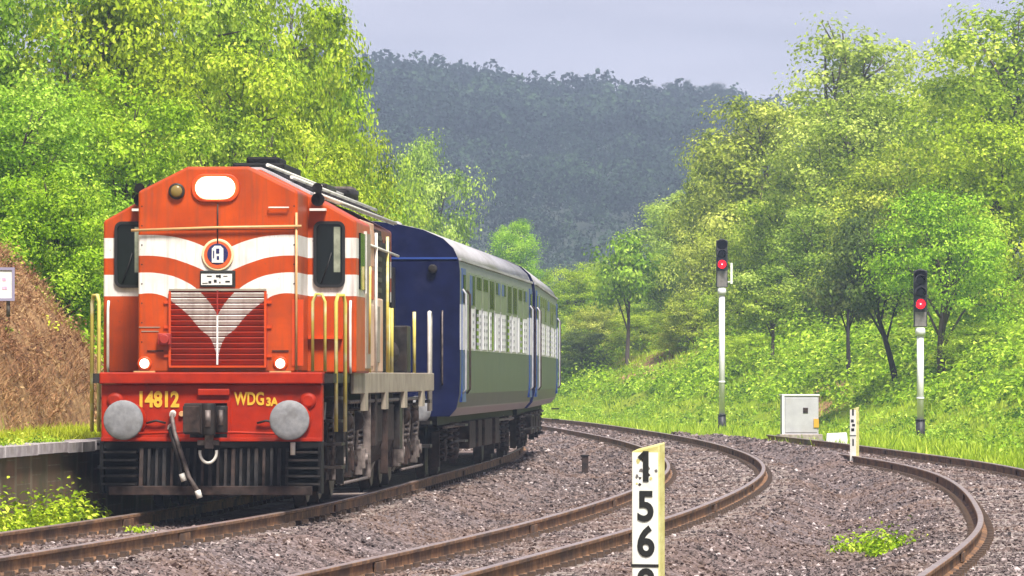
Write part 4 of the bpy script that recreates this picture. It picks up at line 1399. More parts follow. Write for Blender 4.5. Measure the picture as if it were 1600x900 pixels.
    for cy in (3.5, Lc - 3.5):
        for dy in (-1.45, 1.45):
            wheel_set(root, cy + dy, 0.455, GRIMY_BROWN, BLACK_STEEL)
        for sx in (-1, 1):
            x = sx * 1.10
            f = MB().box(x - 0.06, x + 0.06, cy - 2.0, cy + 2.0, 0.55, 0.74)
            f.box(x - 0.06, x + 0.06, cy - 0.7, cy + 0.7, 0.32, 0.56)
            f = f.build("bogie_frame", BLACK, root, 0.012)
            for dy in (-1.45, 1.45):
                MB().box(x - 0.03, x + 0.16, cy + dy - 0.16, cy + dy + 0.16, 0.28, 0.62).lathe((x + sx * 0.12, cy + dy, 0.455), (sx, 0, 0), [(0, 0.13), (0.05, 0.12), (0.06, 0.06)], 12).build("axle_box", GRIMY_BROWN, f, 0.01)
                for k in (-1, 1):
                    sp_ = MB()
                    coil_spring(sp_, x + sx * 0.08, cy + dy + k * 0.3, 0.3, 0.78, 0.075, 0.02, 5)
                    sp_.build("coil_spring", BLACK_STEEL if k > 0 else GRIMY_BROWN, f)
            for k in (-0.45, 0.45):
                sp_ = MB()
                coil_spring(sp_, x + sx * 0.10, cy + k, 0.34, 0.86, 0.11, 0.028, 5)
                sp_.build("bolster_spring", GRIMY_BROWN, f)
            MB().tube([(x + sx * 0.14, cy, 0.9), (x + sx * 0.16, cy, 0.4)], 0.03, 6).build("damper", DUSTY, f)
            for k in (-1, 1):
                MB().box(x - 0.02, x + 0.1, cy + k * 2.02 - 0.07, cy + k * 2.02 + 0.07, 0.2, 0.75).build("brake_block", GRIMY_BROWN, f)
    return root


coach = make_coach()
tag(coach, "blue ended passenger coach with white window band, coupled behind the locomotive", "train coach", "coaches of the train")
coach.location = (-2.42, 85.6, 0)
coach.rotation_euler = (0, 0, -0.055)
coach2 = copy_tree(coach)
tag(coach2, "second passenger coach of the train, rearmost in view where the curve hides the rest", "train coach", "coaches of the train")
c2x = -2.42 + math.tan(0.055) * 22.5 + 0.02
coach2.location = (c2x, 85.6 + 22.45, 0)
coach2.rotation_euler = (0, 0, -0.028)

# ================================================================== LINESIDE OBJECTS
POST_WHITE = pmat("post_white", (0.84, 0.84, 0.80), (0.74, 0.74, 0.68), scale=9, rough=0.7, bump=0.15, c3=(0.42, 0.38, 0.24), scale3=7, lo3=0.62, hi3=0.74)
POST_YELLOW = pmat("post_yellow", (0.66, 0.62, 0.28), (0.52, 0.46, 0.16), scale=10, rough=0.75, bump=0.2, c3=(0.14, 0.12, 0.06), scale3=8, lo3=0.62, hi3=0.72)
SIGNAL_WHITE = pmat("signal_white", (0.80, 0.80, 0.82), (0.68, 0.68, 0.70), scale=5, rough=0.5)
SIGNAL_BLACK = pmat("signal_black", (0.014, 0.013, 0.018), (0.03, 0.028, 0.034), scale=8, rough=0.55)
SIGNAL_GREY = pmat("signal_grey", (0.13, 0.12, 0.12), (0.20, 0.18, 0.17), scale=8, rough=0.6)
RED_LIT = emis("lit_red_lens", (0.95, 0.004, 0.018), 1.6)
RED_CORE = emis("lit_red_lamp", (1.0, 0.45, 0.52), 2.0)


def km_post(loc, rz, h, w, t, label, texts, size, bar=None):
    root = empty("kilometre_post", loc, rz)
    tag(root, label, "number post")
    slab = MB()
    v = [(-w / 2, -t / 2, -0.4), (w / 2, -t / 2, -0.4), (w / 2, t / 2, -0.4), (-w / 2, t / 2, -0.4), (-w / 2, -t / 2, h - 0.06), (w / 2, -t / 2, h - 0.015), (w / 2, t / 2, h), (-w / 2, t / 2, h - 0.045)]
    slab.add(v, [(0, 3, 2, 1), (4, 5, 6, 7), (0, 1, 5, 4), (1, 2, 6, 5), (2, 3, 7, 6), (3, 0, 4, 7)])
    slab.build("slab", POST_YELLOW, root, 0.008)
    MB().box(-w / 2 + 0.006, w / 2 - 0.008, -t / 2 - 0.004, -t / 2 + 0.01, -0.3, h - 0.065).build("painted_face", POST_WHITE, root)
    for ch, z in texts:
        text_part("painted_digit", ch, size, (0.004, -t / 2 - 0.0065, z), INK, root, bold=size * 0.028, sx=0.92, extrude=0.002)
    if bar is not None:
        MB().box(-w / 2 - 0.002, w / 2 - 0.004, -t / 2 - 0.008, -t / 2 - 0.002, bar - 0.009, bar + 0.009).build("dividing_bar", INK, root)
    return root


Dk = 35.0
zk = lambda y: px_z(y, Dk) + 0.42
km_post((px_x(1013, Dk), Dk, -0.42), -math.radians(20), 1.205 + 0.42, 0.185, 0.115, "weathered white post painted 1 5 6 in black, nearest of all between the tracks",
        (("1", zk(731)), ("5", zk(793)), ("6", zk(848)), ("8", zk(914))), 0.262, zk(883))
Ds = 113.0
km_post((px_x(1335, Ds), Ds, -0.42), -math.radians(30), 1.0 + 0.42, 0.15, 0.13, "small white marker post with black figures standing by the outer track",
        (), 0.20, 0.83)


small_post = [o for o in bpy.data.objects if o.name.startswith("kilometre_post")][-1]
for x0, x1, z0, z1 in ((-0.02, 0.02, 1.24, 1.38), (-0.045, 0.02, 1.10, 1.16), (-0.02, 0.045, 1.02, 1.07), (-0.04, 0.03, 0.92, 0.98), (-0.015, 0.02, 0.62, 0.76)):
    MB().box(x0, x1, -0.072, -0.068, z0, z1).build("painted_mark", INK, small_post)
for o in [o for o in bpy.data.objects if o.name.startswith("kilometre_post")][:1]:
    chip = random.Random(5)
    for k in range(16):
        cx, cz, s_ = chip.uniform(-0.085, 0.08), zk(694 + 46 * chip.random() ** 1.5) - 0.075, chip.uniform(0.005, 0.016)
        pts = [(cx + s_ * chip.uniform(0.6, 1.3) * math.cos(t), cz + s_ * chip.uniform(0.6, 1.6) * math.sin(t)) for t in np.linspace(0, 2 * PI, 8)[:-1]]
        MB().prism_y(pts, -0.0632, -0.060).build("worn_chip", (GRIMY_BROWN, POST_YELLOW, SIGNAL_GREY)[k % 3], o)
near_post = [o for o in bpy.data.objects if o.name.startswith("kilometre_post")][0]
MB().cbox((-0.022, -0.0645, zk(712)), (0.05, 0.003, 0.028), Matrix.Rotation(-0.75, 3, 'Y')).build("digit_flag", INK, near_post)


def signal(px, D, base_z, top_y, head_y, lens_y, label, n_hood, ladder):
    x = px_x(px, D)
    root = empty("railway_signal", (x, D, base_z))
    tag(root, label, "railway signal", "red railway signals beside the curve")
    hz = px_z(head_y, D) - base_z
    tz = px_z(top_y, D) - base_z
    lz = px_z(lens_y, D) - base_z
    MB().cyl((0, 0, -0.5), (0, 0, 0.30), 0.14, n=16).cyl((0, 0, 0.30), (0, 0, 0.33), 0.17, n=16).build("pole_base", SIGNAL_BLACK, root)
    p = MB().cyl((0, 0, 0.30), (0, 0, hz - 0.22), 0.105, n=18).build("pole", SIGNAL_WHITE, root)
    MB().lathe((0, 0, hz * 0.30), (0, 0, 1), [(0, 0.12), (0.06, 0.12)], 16).build("pole_band", SIGNAL_WHITE, p)
    MB().cyl((0, 0, hz - 0.24), (0, 0, hz), 0.155, n=18).build("pole_cap", SIGNAL_WHITE, root)
    hd = MB().box(-0.20, 0.20, -0.12, 0.14, hz + 0.02, tz - 0.05)
    hd.cyl((0, -0.12, tz - 0.2), (0, 0.14, tz - 0.2), 0.20, n=20)
    hd = hd.build("signal_head", SIGNAL_BLACK, root, 0.015)
    MB().box(-0.17, 0.17, -0.135, -0.11, hz + 0.04, lz - 0.24).build("terminal_box", SIGNAL_GREY, hd)
    step = 0.36
    for k in range(n_hood):
        z = lz + k * step
        lit = k == 0
        MB().lathe((0, -0.12, z), (0, -1, 0), [(0, 0.15), (0.02, 0.145), (0.035, 0.08)], 20).build("lens", RED_LIT if lit else GLASS, hd)
        if lit:
            MB().lathe((0, -0.15, z), (0, -1, 0), [(0, 0.032), (0.012, 0.016)], 14).build("lamp", RED_CORE, hd)
        n = 14
        hv, hf = [], []
        for i in range(n + 1):
            a = PI * (-0.08 + 1.16 * i / n)
            for yy, r in ((-0.12, 0.165), (-0.46, 0.15), (-0.46, 0.162), (-0.12, 0.178)):
                hv.append((r * math.cos(a), yy, z + r * math.sin(a)))
        for i in range(n):
            for q in range(4):
                q2 = (q + 1) % 4
                hf.append((i * 4 + q, i * 4 + q2, (i + 1) * 4 + q2, (i + 1) * 4 + q))
        MB().add(hv, hf, True).build("lens_hood", SIGNAL_BLACK, hd)
    if ladder:
        MB().box(0.30, 0.38, -0.02, 0.04, hz + 0.15, lz + 0.05).box(0.1, 0.34, 0.02, 0.05, hz + 0.2, hz + 0.24).build("side_plate", POST_WHITE, root)
    for k in range(3):
        MB().tube([(0.10, 0.12, hz * (0.35 + 0.2 * k)), (0.10, 0.20, hz * (0.35 + 0.2 * k))], 0.012, 5).build("climbing_peg", SIGNAL_GREY, root)
    return root


signal(1128, 195, px_z(662, 195), 373, 450, 413, "taller red signal on a white pole, nearer the train", 2, True)
signal(1438, 168, px_z(672, 168), 420, 512, 475, "shorter red signal on a white pole with black foot, by the right bank", 3, False)

# equipment cabinet
Dc = 155.0
cab_box = empty("equipment_cabinet", (px_x(1249, Dc), Dc, px_z(680, Dc)), math.radians(5))
tag(cab_box, "pale grey metal equipment cabinet standing in the grass between the signals", "cabinet")
CAB = pmat("cabinet_grey", (0.47, 0.46, 0.50), (0.40, 0.39, 0.43), scale=3, rough=0.5, c3=(0.42, 0.40, 0.40), scale3=2.0, lo3=0.55, hi3=0.8)
MB().box(-0.50, 0.50, -0.28, 0.28, -0.4, 1.10).build("cabinet_body", CAB, cab_box, 0.012)
MB().box(-0.53, 0.53, -0.31, 0.31, 1.10, 1.145).build("cabinet_roof", SIGNAL_WHITE, cab_box, 0.01)
MB().box(-0.53, -0.47, -0.31, -0.26, -0.2, 1.10).build("corner_strip", SIGNAL_WHITE, cab_box)
dd = MB().box(-0.44, 0.46, -0.296, -0.27, 0.08, 1.05).build("door", CAB, cab_box, 0.008)
MB().box(0.06, 0.20, -0.31, -0.295, 0.62, 0.77).build("lock_plate", GRIMY_BROWN, dd)
MB().box(0.36, 0.50, -0.325, -0.28, 0.22, 0.46).build("warning_tag", pmat("tag_orange", (0.65, 0.33, 0.03), rough=0.6), cab_box)
MB().box(-0.6, 0.6, -0.4, 0.4, -0.5, 0.03).build("plinth", CONCRETE, cab_box, 0.02)

Db = 148.0
blk = empty("concrete_block", (px_x(1308, Db), Db, px_z(690, Db)))
tag(blk, "low white concrete block lying in the grass beside the cabinet", "block")
MB().add([(-0.32, -0.2, -0.3), (0.32, -0.2, -0.3), (0.32, 0.2, -0.3), (-0.32, 0.2, -0.3), (-0.29, -0.16, 0.22), (0.24, -0.17, 0.25), (0.27, 0.16, 0.21), (-0.28, 0.15, 0.2)],
         [(0, 3, 2, 1), (4, 5, 6, 7), (0, 1, 5, 4), (1, 2, 6, 5), (2, 3, 7, 6), (3, 0, 4, 7)]).build("block_body", SIGNAL_WHITE, blk, 0.02)
MB().box(-0.9, -0.36, -0.1, 0.1, -0.05, 0.06).build("cable_cover", SIGNAL_GREY, blk, 0.01)

Dp = 118.0
stub = empty("stub_post", (px_x(914, Dp), Dp, -0.42))
tag(stub, "short dark stub post between the train's track and the middle track", "post")
MB().prism_y([(-0.065, -0.2), (0.065, -0.2), (0.075, 0.34), (-0.07, 0.36)], -0.06, 0.06).build("stub_body", GRIMY_BROWN, stub, 0.01)
MB().box(-0.09, 0.09, -0.08, 0.08, 0.34, 0.37).build("stub_cap", BLACK_STEEL, stub)

# notice board on the left bank
Dn = 71.0
nb = empty("notice_board", (px_x(-14, Dn), Dn, px_z(560, Dn)), math.radians(8))
tag(nb, "white notice board with faint pink writing on the brown bank", "notice board")
bz = px_z(444, Dn) - px_z(560, Dn)
MB().box(-0.27, 0.27, -0.02, 0.02, bz - 0.19, bz + 0.19).build("board", PLATE_WHITE, nb)
fr_m = pmat("board_frame_mauve", (0.28, 0.25, 0.36), rough=0.6)
for x0, x1, z0, z1 in ((-0.30, 0.30, bz + 0.18, bz + 0.215), (-0.30, 0.30, bz - 0.215, bz - 0.18), (-0.30, -0.265, bz - 0.18, bz + 0.18), (0.265, 0.30, bz - 0.18, bz + 0.18)):
    MB().box(x0, x1, -0.035, 0.025, z0, z1).build("frame_bar", fr_m, nb)
pink = pmat("faint_pink_ink", (0.72, 0.30, 0.48), (0.78, 0.55, 0.66), scale=30, rough=0.7)
wr = MB()
for row, z in enumerate((bz + 0.06, bz - 0.05)):
    for k in range(5):
        a = -0.20 + k * 0.085
        wr.box(a, a + 0.05 + 0.012 * ((k + row) % 2), -0.0245, -0.0195, z - 0.018, z + 0.022)
wr.build("writing_marks", pink, nb)
for x in (-0.22, 0.22):
    MB().cyl((x, 0.03, bz - 0.42), (x, 0.03, bz - 0.1), 0.025, n=8).build("board_leg", SIGNAL_GREY, nb)

# ================================================================== VEGETATION
LEAF_BRIGHT = leaf_mat("leaf_bright", (0.085, 0.175, 0.006), (0.35, 0.53, 0.014), (0.72, 0.83, 0.11), transl=0.33)
LEAF_MID = leaf_mat("leaf_mid", (0.07, 0.145, 0.010), (0.32, 0.48, 0.025), (0.70, 0.80, 0.14), transl=0.33)
LEAF_OLIVE = leaf_mat("leaf_olive", (0.08, 0.135, 0.012), (0.33, 0.44, 0.035), (0.72, 0.79, 0.18), transl=0.33)
LEAF_DARK = leaf_mat("leaf_dark", (0.04, 0.07, 0.018), (0.12, 0.17, 0.035), (0.28, 0.34, 0.07), transl=0.35)
LEAF_PALE = leaf_mat("leaf_pale", (0.17, 0.24, 0.03), (0.44, 0.54, 0.08), (0.74, 0.80, 0.20), transl=0.4)
GRASS_BLADE = leaf_mat("grass_blade", (0.14, 0.22, 0.012), (0.36, 0.47, 0.022), (0.64, 0.68, 0.09), transl=0.35)
DRY_BLADE = leaf_mat("dry_blade", (0.12, 0.055, 0.028), (0.33, 0.185, 0.085), (0.56, 0.40, 0.19), transl=0.25)
BARK = pmat("bark", (0.055, 0.042, 0.036), (0.10, 0.078, 0.065), scale=12, rough=0.95, bump=0.5, stretch=(1, 1, 0.25))
BARK_DARK = pmat("bark_dark", (0.018, 0.015, 0.018), (0.035, 0.03, 0.03), scale=12, rough=0.95, bump=0.5, stretch=(1, 1, 0.25))


def tree_proto(seed, kind):
    r = np.random.default_rng(seed)
    spec = {
        'broad': dict(lobes=11, z=(0.40, 0.86), rad=0.30, lr=(0.13, 0.22), clumps=135, per=170, leaf=0.0165, cr=0.062, lean=(0.02, 0.0)),
        'tall': dict(lobes=11, z=(0.45, 0.93), rad=0.19, lr=(0.07, 0.13), clumps=120, per=120, leaf=0.015, cr=0.045, lean=(0.04, 0.0)),
        'bushy': dict(lobes=15, z=(0.14, 0.84), rad=0.36, lr=(0.15, 0.24), clumps=200, per=185, leaf=0.0175, cr=0.065, lean=(0, 0)),
        'lean': dict(lobes=9, z=(0.50, 0.86), rad=0.28, lr=(0.13, 0.2), clumps=95, per=70, leaf=0.026, cr=0.06, lean=(-0.30, 0.05)),
        'sapling': dict(lobes=6, z=(0.55, 0.86), rad=0.22, lr=(0.12, 0.18), clumps=55, per=60, leaf=0.038, cr=0.07, lean=(0.02, 0)),
    }[kind]
    lob = []
    for k in range(spec['lobes']):
        a = 2.4 * k + r.uniform(-0.4, 0.4)
        t = (k + 0.5) / spec['lobes']
        z = spec['z'][0] + (spec['z'][1] - spec['z'][0]) * t
        env = math.sin(PI * min(1, 0.28 + 0.72 * t)) ** 0.6 if kind != 'bushy' else (1 - 0.62 * t ** 1.6)
        rr = spec['rad'] * env * r.uniform(0.45, 1.0)
        lx, ly = spec['lean']
        lob.append((lx * z + rr * math.cos(a), ly * z + rr * math.sin(a), z, r.uniform(*spec['lr'])))
    lob = np.array(lob)
    # crown
    nc, per = spec['clumps'], spec['per']
    w = lob[:, 3] ** 2
    li = r.choice(len(lob), nc, p=w / w.sum())
    d = unit(r.normal(size=(nc, 3)))
    d[:, 2] = d[:, 2] * 0.85 + 0.12
    cl = lob[li, :3] + d * lob[li, 3][:, None] * r.uniform(0.55, 1.12, nc)[:, None]
    k = np.repeat(np.arange(nc), per)
    cr = (spec['cr'] * r.uniform(0.55, 1.5, nc))[k]
    g = np.clip(r.normal(size=(nc * per, 3)), -1.9, 1.9) * np.stack([cr, cr, cr * 0.62], -1) * 0.72
    P = cl[k] + g
    P[:, 2] = np.maximum(P[:, 2], 0.03)
    out = unit(P - lob[li[k], :3])
    Nn = unit(unit(g / np.array([1, 1, 0.62])) * 0.75 + out * 0.35 + np.array([0.05, -0.05, 0.30]) + r.normal(0, 0.33, size=P.shape))
    size = spec['leaf'] * r.uniform(0.6, 1.35, nc * per)
    v, q = leaf_quads(P, Nn, size, r)
    tint = np.clip(r.normal(0.46, 0.17, nc)[k] + r.normal(0, 0.17, nc * per), 0, 1)
    crown = np_mesh("crown", v, q, np.repeat(tint, 4))
    # trunk and limbs
    mb = MB()
    lx, ly = spec['lean']
    th = 0.62
    pts = [(lx * t * th + 0.012 * math.sin(5 * t + seed), ly * t * th, -0.04 + (th + 0.04) * t) for t in np.linspace(0, 1, 7)]
    mb.tube(pts, 0.02, 8, radii=[0.030, 0.023, 0.020, 0.017, 0.014, 0.011, 0.007])
    for j, (x, y, z, rad) in enumerate(lob):
        t0 = min(0.9, max(0.3, (z - 0.25) / th))
        b0 = Vector((lx * t0 * th, ly * t0 * th, th * t0 * 0.92))
        e = Vector((x, y, z + rad * 0.4))
        mid = b0.lerp(e, 0.5) + Vector((r.uniform(-.02, .02), r.uniform(-.02, .02), 0.02))
        mb.tube([b0, mid, e], 0.008, 5, radii=[0.0095, 0.006, 0.002])
        for s_ in range(3):
            e2 = e + Vector(tuple(np.clip(r.normal(size=3), -1.1, 0.9))) * rad * 0.5
            mb.tube([mid.lerp(e, 0.4), e2], 0.003, 4, radii=[0.0045, 0.0012])
    return mb.mesh("trunk"), crown


PROTO = {}
for i, kind in enumerate(('broad', 'broad', 'tall', 'bushy', 'bushy', 'bushy', 'lean', 'sapling', 'tall')):
    tm, cm = tree_proto(40 + i * 7, kind)
    tm.materials.append(BARK)
    cm.materials.append(LEAF_MID)
    PROTO.setdefault(kind, []).append((tm, cm))
tr_rng = random.Random(11)


def tree(name, kind, var, px, D, top_y, width_px, leaf, label, group, bark=BARK, rz=None, base=None, cat="tree"):
    x = px_x(px, D)
    zb = float(ground_z(x, D)) - 0.1 if base is None else base
    h = px_z(top_y, D) - zb
    unit_w = {'broad': 0.86, 'tall': 0.56, 'bushy': 0.98, 'lean': 0.85, 'sapling': 0.66}[kind]
    sw = width_px * D / FPX / unit_w
    root = empty(name, (x, D, zb), tr_rng.uniform(0, 6.28) if rz is None else rz)
    root.scale = (sw, sw, h)
    tm, cm = PROTO[kind][var % len(PROTO[kind])]
    for nm, me, mt in (("trunk", tm, bark), ("crown", cm, leaf)):
        o = bpy.data.objects.new(nm, me)
        COL.objects.link(o)
        o.parent = root
        o.material_slots[0].link = 'OBJECT'
        o.material_slots[0].material = mt
    tag(root, label, cat, group)
    return root


GL = "bright trees on the left bank"
GR = "trees on the right bank"
GB = "bushes on the banks"
B_, M_, O_, K_, P_ = LEAF_BRIGHT, LEAF_MID, LEAF_OLIVE, LEAF_DARK, LEAF_PALE


def bank_depth(px, r):
    """depth at which the sight line through a photo column is r metres inside the right bank"""
    lo, hi = 132.0, 345.0
    for _ in range(40):
        m = 0.5 * (lo + hi)
        if px_x(px, m) - float(FOOT(m)) > r:
            hi = m
        else:
            lo = m
    return 0.5 * (lo + hi)


for a in (
    # left bank, back row to front row: kind, variant, px, depth, top, width, leaf, label
    ('bushy', 0, -40, 128, -150, 470, M_, "tall leafy tree filling the top left corner of the picture"),
    ('bushy', 1, 150, 134, -130, 460, B_, "tall bright tree rising above the frame, second from the left edge"),
    ('bushy', 2, 320, 140, -100, 420, M_, "tall bright tree rising out of frame directly above the locomotive's headlights"),
    ('bushy', 0, 450, 150, -45, 350, B_, "tall leafy tree left of the grey sky, behind the locomotive roof"),
    ('bushy', 1, 505, 165, 35, 240, B_, "leafy tree whose right side meets the hazy hill"),
    ('broad', 0, 385, 128, 60, 330, B_, "yellow green crown just above the locomotive's cab roof"),
    ('bushy', 2, 20, 108, 120, 380, M_, "green leafy tree above the brown bank at the left edge"),
    ('bushy', 0, 195, 116, 130, 380, B_, "bright bushy tree straight behind the locomotive's left cab window"),
    ('bushy', 1, 330, 122, 170, 330, M_, "bushy tree directly behind the locomotive's arched nose top"),
    ('bushy', 2, 460, 136, 175, 300, B_, "light green bushy tree behind the locomotive's roof pipes"),
    ('bushy', 0, 535, 152, 190, 230, B_, "bright tree beside the blue hazy slope, above the coach end"),
    ('bushy', 1, 90, 98, 255, 300, B_, "low bright tree growing at the top of the brown bank"),
    ('bushy', 2, 560, 170, 255, 240, M_, "low bushy tree just above the roof of the first coach"),
):
    kind, var, px, D, top, wpx, leaf, label = a
    tree("leafy_tree", kind, var, px, D, top, wpx, leaf, label, GL)
for a in (
    ('broad', 1, 665, 290, 222, 185, O_, "olive tree behind the first coach roof, against the hazy hill"),
    ('bushy', 0, 615, 270, 262, 220, B_, "bright green tree left of the olive tree, above the blue coach end"),
    ('broad', 0, 800, 325, 342, 120, B_, "small round tree alone above the roof of the second coach"),
    ('bushy', 2, 735, 320, 390, 150, M_, "low green bush line just above the first coach roof"),
):
    kind, var, px, D, top, wpx, leaf, label = a
    tree("leafy_tree", kind, var, px, D, top, wpx, leaf, label, GR)
for a in (
    # right bank: kind, variant, px, metres up the bank, top, width, leaf, label
    ('tall', 0, 1300, 16, 26, 290, P_, "tallest tree, its thin open top standing against the grey sky"),
    ('broad', 0, 1205, 11, 150, 330, O_, "broad olive tree behind and right of the taller signal"),
    ('broad', 1, 1340, 11, 150, 340, O_, "wide olive tree below the tallest tree's open top"),
    ('bushy', 1, 1125, 12, 222, 190, O_, "yellowish tree leaning out left of the taller signal's head"),
    ('tall', 1, 1055, 16, 300, 170, P_, "pale slender tree at the left foot of the olive trees"),
    ('broad', 1, 1610, 14, 5, 430, M_, "tall green tree cut off by the right edge of the picture"),
    ('broad', 0, 1490, 14, 100, 380, M_, "rounded green tree between the tallest tree and the right edge"),
    ('bushy', 2, 1425, 11, 215, 280, M_, "mid green tree behind the shorter signal's head"),
    ('bushy', 0, 1560, 8, 175, 350, B_, "large bright tree spreading right of the shorter signal"),
    ('broad', 1, 1472, 3.6, 300, 250, B_, "bright low branched tree directly behind the shorter signal"),
    ('sapling', 0, 982, 5, 358, 110, M_, "small tree with thin bare trunk and round crown left of the taller signal"),
    ('bushy', 1, 1205, 8, 300, 230, M_, "dense green tree between the taller signal and the dark trunks"),
    ('bushy', 2, 1130, 8, 345, 200, O_, "olive bushy tree directly behind the taller signal's lamps"),
    ('broad', 0, 1290, 8, 320, 240, O_, "low olive crown above the equipment cabinet"),
):
    kind, var, px, r_, top, wpx, leaf, label = a
    tree("leafy_tree", kind, var, px, bank_depth(px, r_), top, wpx, leaf, label, GR)
tree("leaning_tree", 'lean', 0, 1402, bank_depth(1402, 2.6), 330, 190, K_, "dark tree with a black leaning trunk behind the cabinet", GR, bark=BARK_DARK, rz=0.0)
tree("thin_tree", 'sapling', 0, 1325, bank_depth(1325, 3.0), 390, 120, K_, "thin dark trunked tree just left of the leaning trunk", GR, bark=BARK_DARK, rz=1.0)
tree("thin_tree", 'sapling', 0, 1208, bank_depth(1208, 4.0), 440, 100, O_, "thin grey trunked small tree midway between signal and cabinet", GR, rz=2.1)

for a in (
    (900, 8.5, 415, 150, B_, "bright bush right beside the last coach, below the hill"),
    (960, 11, 405, 150, M_, "green bush behind the small round crowned tree"),
    (1030, 10, 390, 150, M_, "bush under the pale slender tree"),
    (912, 3.6, 515, 120, K_, "dark bush low on the bank right beside the last coach"),
    (935, 6.0, 470, 120, O_, "grey green bush above the dark bush by the train"),
    (1005, 6.5, 488, 150, B_, "bright yellow bush on top of the bare earth bank"),
    (1085, 6.5, 470, 150, M_, "green bush just left of the taller signal's pole"),
    (1175, 5.0, 520, 130, B_, "bush just right of the taller signal's pole"),
    (1262, 4.2, 575, 100, M_, "dark green bush growing behind the cabinet"),
    (1535, 5.0, 500, 160, B_, "leafy bush right of the shorter signal's pole"),
    (1595, 3.6, 575, 120, M_, "bush at the right edge of the picture, low on the bank"),
    (1487, 3.2, 610, 80, M_, "low leafy bush at the foot of the shorter signal"),
):
    px, r_, top, wpx, leaf, label = a
    tree("leafy_bush", 'bushy', int(px) % 3, px, bank_depth(px, r_), top, wpx, leaf, label, GB, cat="bush")

for k, (px, top) in enumerate(((985, 132), (1020, 134), (1048, 128), (1075, 126), (1103, 132), (1122, 130), (1146, 138), (1163, 148))):
    D = 1046.0
    x = px_x(px, D)
    tree("ridge_tree", 'broad', k, px, D, top, 34 + 8 * (k % 3), FOREST_LEAF, ("leftmost", "second from left", "third from left", "fourth from left", "fifth from left", "sixth from left", "seventh from left", "rightmost")[k] + " of the eight small dark trees on the far ridge", "trees on the far ridge", bark=BARK_DARK, base=float(hill_z(np.array(x), np.array(D))) - 0.5)


# ------------------------------------------------------------------ undergrowth and grass
def clumps_mesh(name, X, D, Z, radius, height, per, leaf, seed):
    r = np.random.default_rng(seed)
    n = len(X)
    k = np.repeat(np.arange(n), per)
    m = n * per
    g = r.normal(size=(m, 3)) * 0.5
    P = np.stack([X[k] + g[:, 0] * radius[k], D[k] + g[:, 1] * radius[k], Z[k] + np.abs(g[:, 2]) * height[k]], -1)
    Nn = unit(np.stack([g[:, 0], g[:, 1], np.abs(g[:, 2]) + 0.5], -1) + r.normal(0, 0.5, size=(m, 3)))
    v, q = leaf_quads(P, Nn, leaf * r.uniform(0.6, 1.4, m), r, 0.55)
    t = np.clip(r.normal(0.42, 0.24, n)[k] + r.normal(0, 0.16, m), 0, 1)
    return np_mesh(name, v, q, np.repeat(t, 4))


def blades_mesh(name, X, D, Z, hgt, width, seed, tilt=0.35):
    """grass: one three-cornered blade at each point"""
    r = np.random.default_rng(seed)
    n = len(X)
    a = r.uniform(0, 2 * PI, n)
    w = width * r.uniform(0.6, 1.3, n)
    h = hgt * r.uniform(0.5, 1.3, n)
    dx, dy = np.cos(a) * w, np.sin(a) * w * 0.5
    v = np.empty((n, 3, 3))
    base = np.stack([X, D, Z - 0.03], -1)
    v[:, 0] = base - np.stack([dx, dy, np.zeros(n)], -1)
    v[:, 1] = base + np.stack([dx, dy, np.zeros(n)], -1)
    v[:, 2] = base + np.stack([r.normal(0, tilt, n) * h, r.normal(0, tilt, n) * h, h], -1)
    t = np.clip(0.48 + 0.16 * wav(X, D * 0.6, 1.1, 0.7) + 0.10 * wav(X, D, 4.3, 1.9) + r.normal(0, 0.17, n), 0, 1)
    return np_mesh(name, v.reshape(-1, 3), np.arange(n * 3).reshape(n, 3), np.repeat(t, 3))


def in_view(X, D, m=0.112):
    return np.abs(X / D) < m


# right bank undergrowth
n = 5200
D = rng.uniform(125, 330, n)
X = FOOT(D) + rng.exponential(5.5, n) + 1.8
ok = in_view(X, D) & (X / D > -0.02) & (earth_patch(X, D, px_x(1045, 240), 240, 1.7, 8) + earth_patch(X, D, px_x(990, 252), 252, 1.4, 7) < 0.45)
X, D = X[ok], D[ok]
n = len(X)
sz = rng.uniform(0.35, 1.25, n) * np.clip((X - FOOT(D)) / 4.0, 0.45, 1)
und = link("undergrowth", clumps_mesh("undergrowth", X, D, ground_z(X, D), sz * 0.9, sz * 0.95, 34, 0.17, 5), LEAF_BRIGHT)
tag(und, "tangle of low green shrubs and creepers covering the right bank", "undergrowth", kind="stuff")

# low plants at the foot of the bank
n = 1500
D = rng.uniform(128, 300, n)
X = FOOT(D) + rng.uniform(-1.2, 4.0, n)
ok = in_view(X, D) & (X > ballast_right(D) + 0.6)
X, D = X[ok], D[ok]
sz = rng.uniform(0.10, 0.38, len(X))
lp = link("verge_plants", clumps_mesh("verge_plants", X, D, ground_z(X, D), sz * 1.2, sz * 1.0, 30, 0.12, 51), LEAF_MID)
tag(lp, "low leafy plants scattered through the grass at the foot of the right bank", "undergrowth", kind="stuff")

# verge grass between ballast and bank
n = 120000
D = 108 + 190 * rng.random(n) ** 1.3
lo, hi = ballast_right(D) - 0.15, FOOT(D) + 6.5
X = lo + (hi - lo) * rng.random(n)
patch = np.sin(X * 1.7 + D * 0.31) * np.cos(D * 0.45 - X * 0.6) > -0.55
ok = in_view(X, D) & patch
X, D = X[ok], D[ok]
grass = link("verge_grass", blades_mesh("verge_grass", X, D, ground_z(X, D), 0.15 + 0.20 * rng.random(len(X)) ** 2, 0.035, 9), GRASS_BLADE)
tag(grass, "bright yellow green grass along the outer edge of the tracks", "grass", kind="stuff")

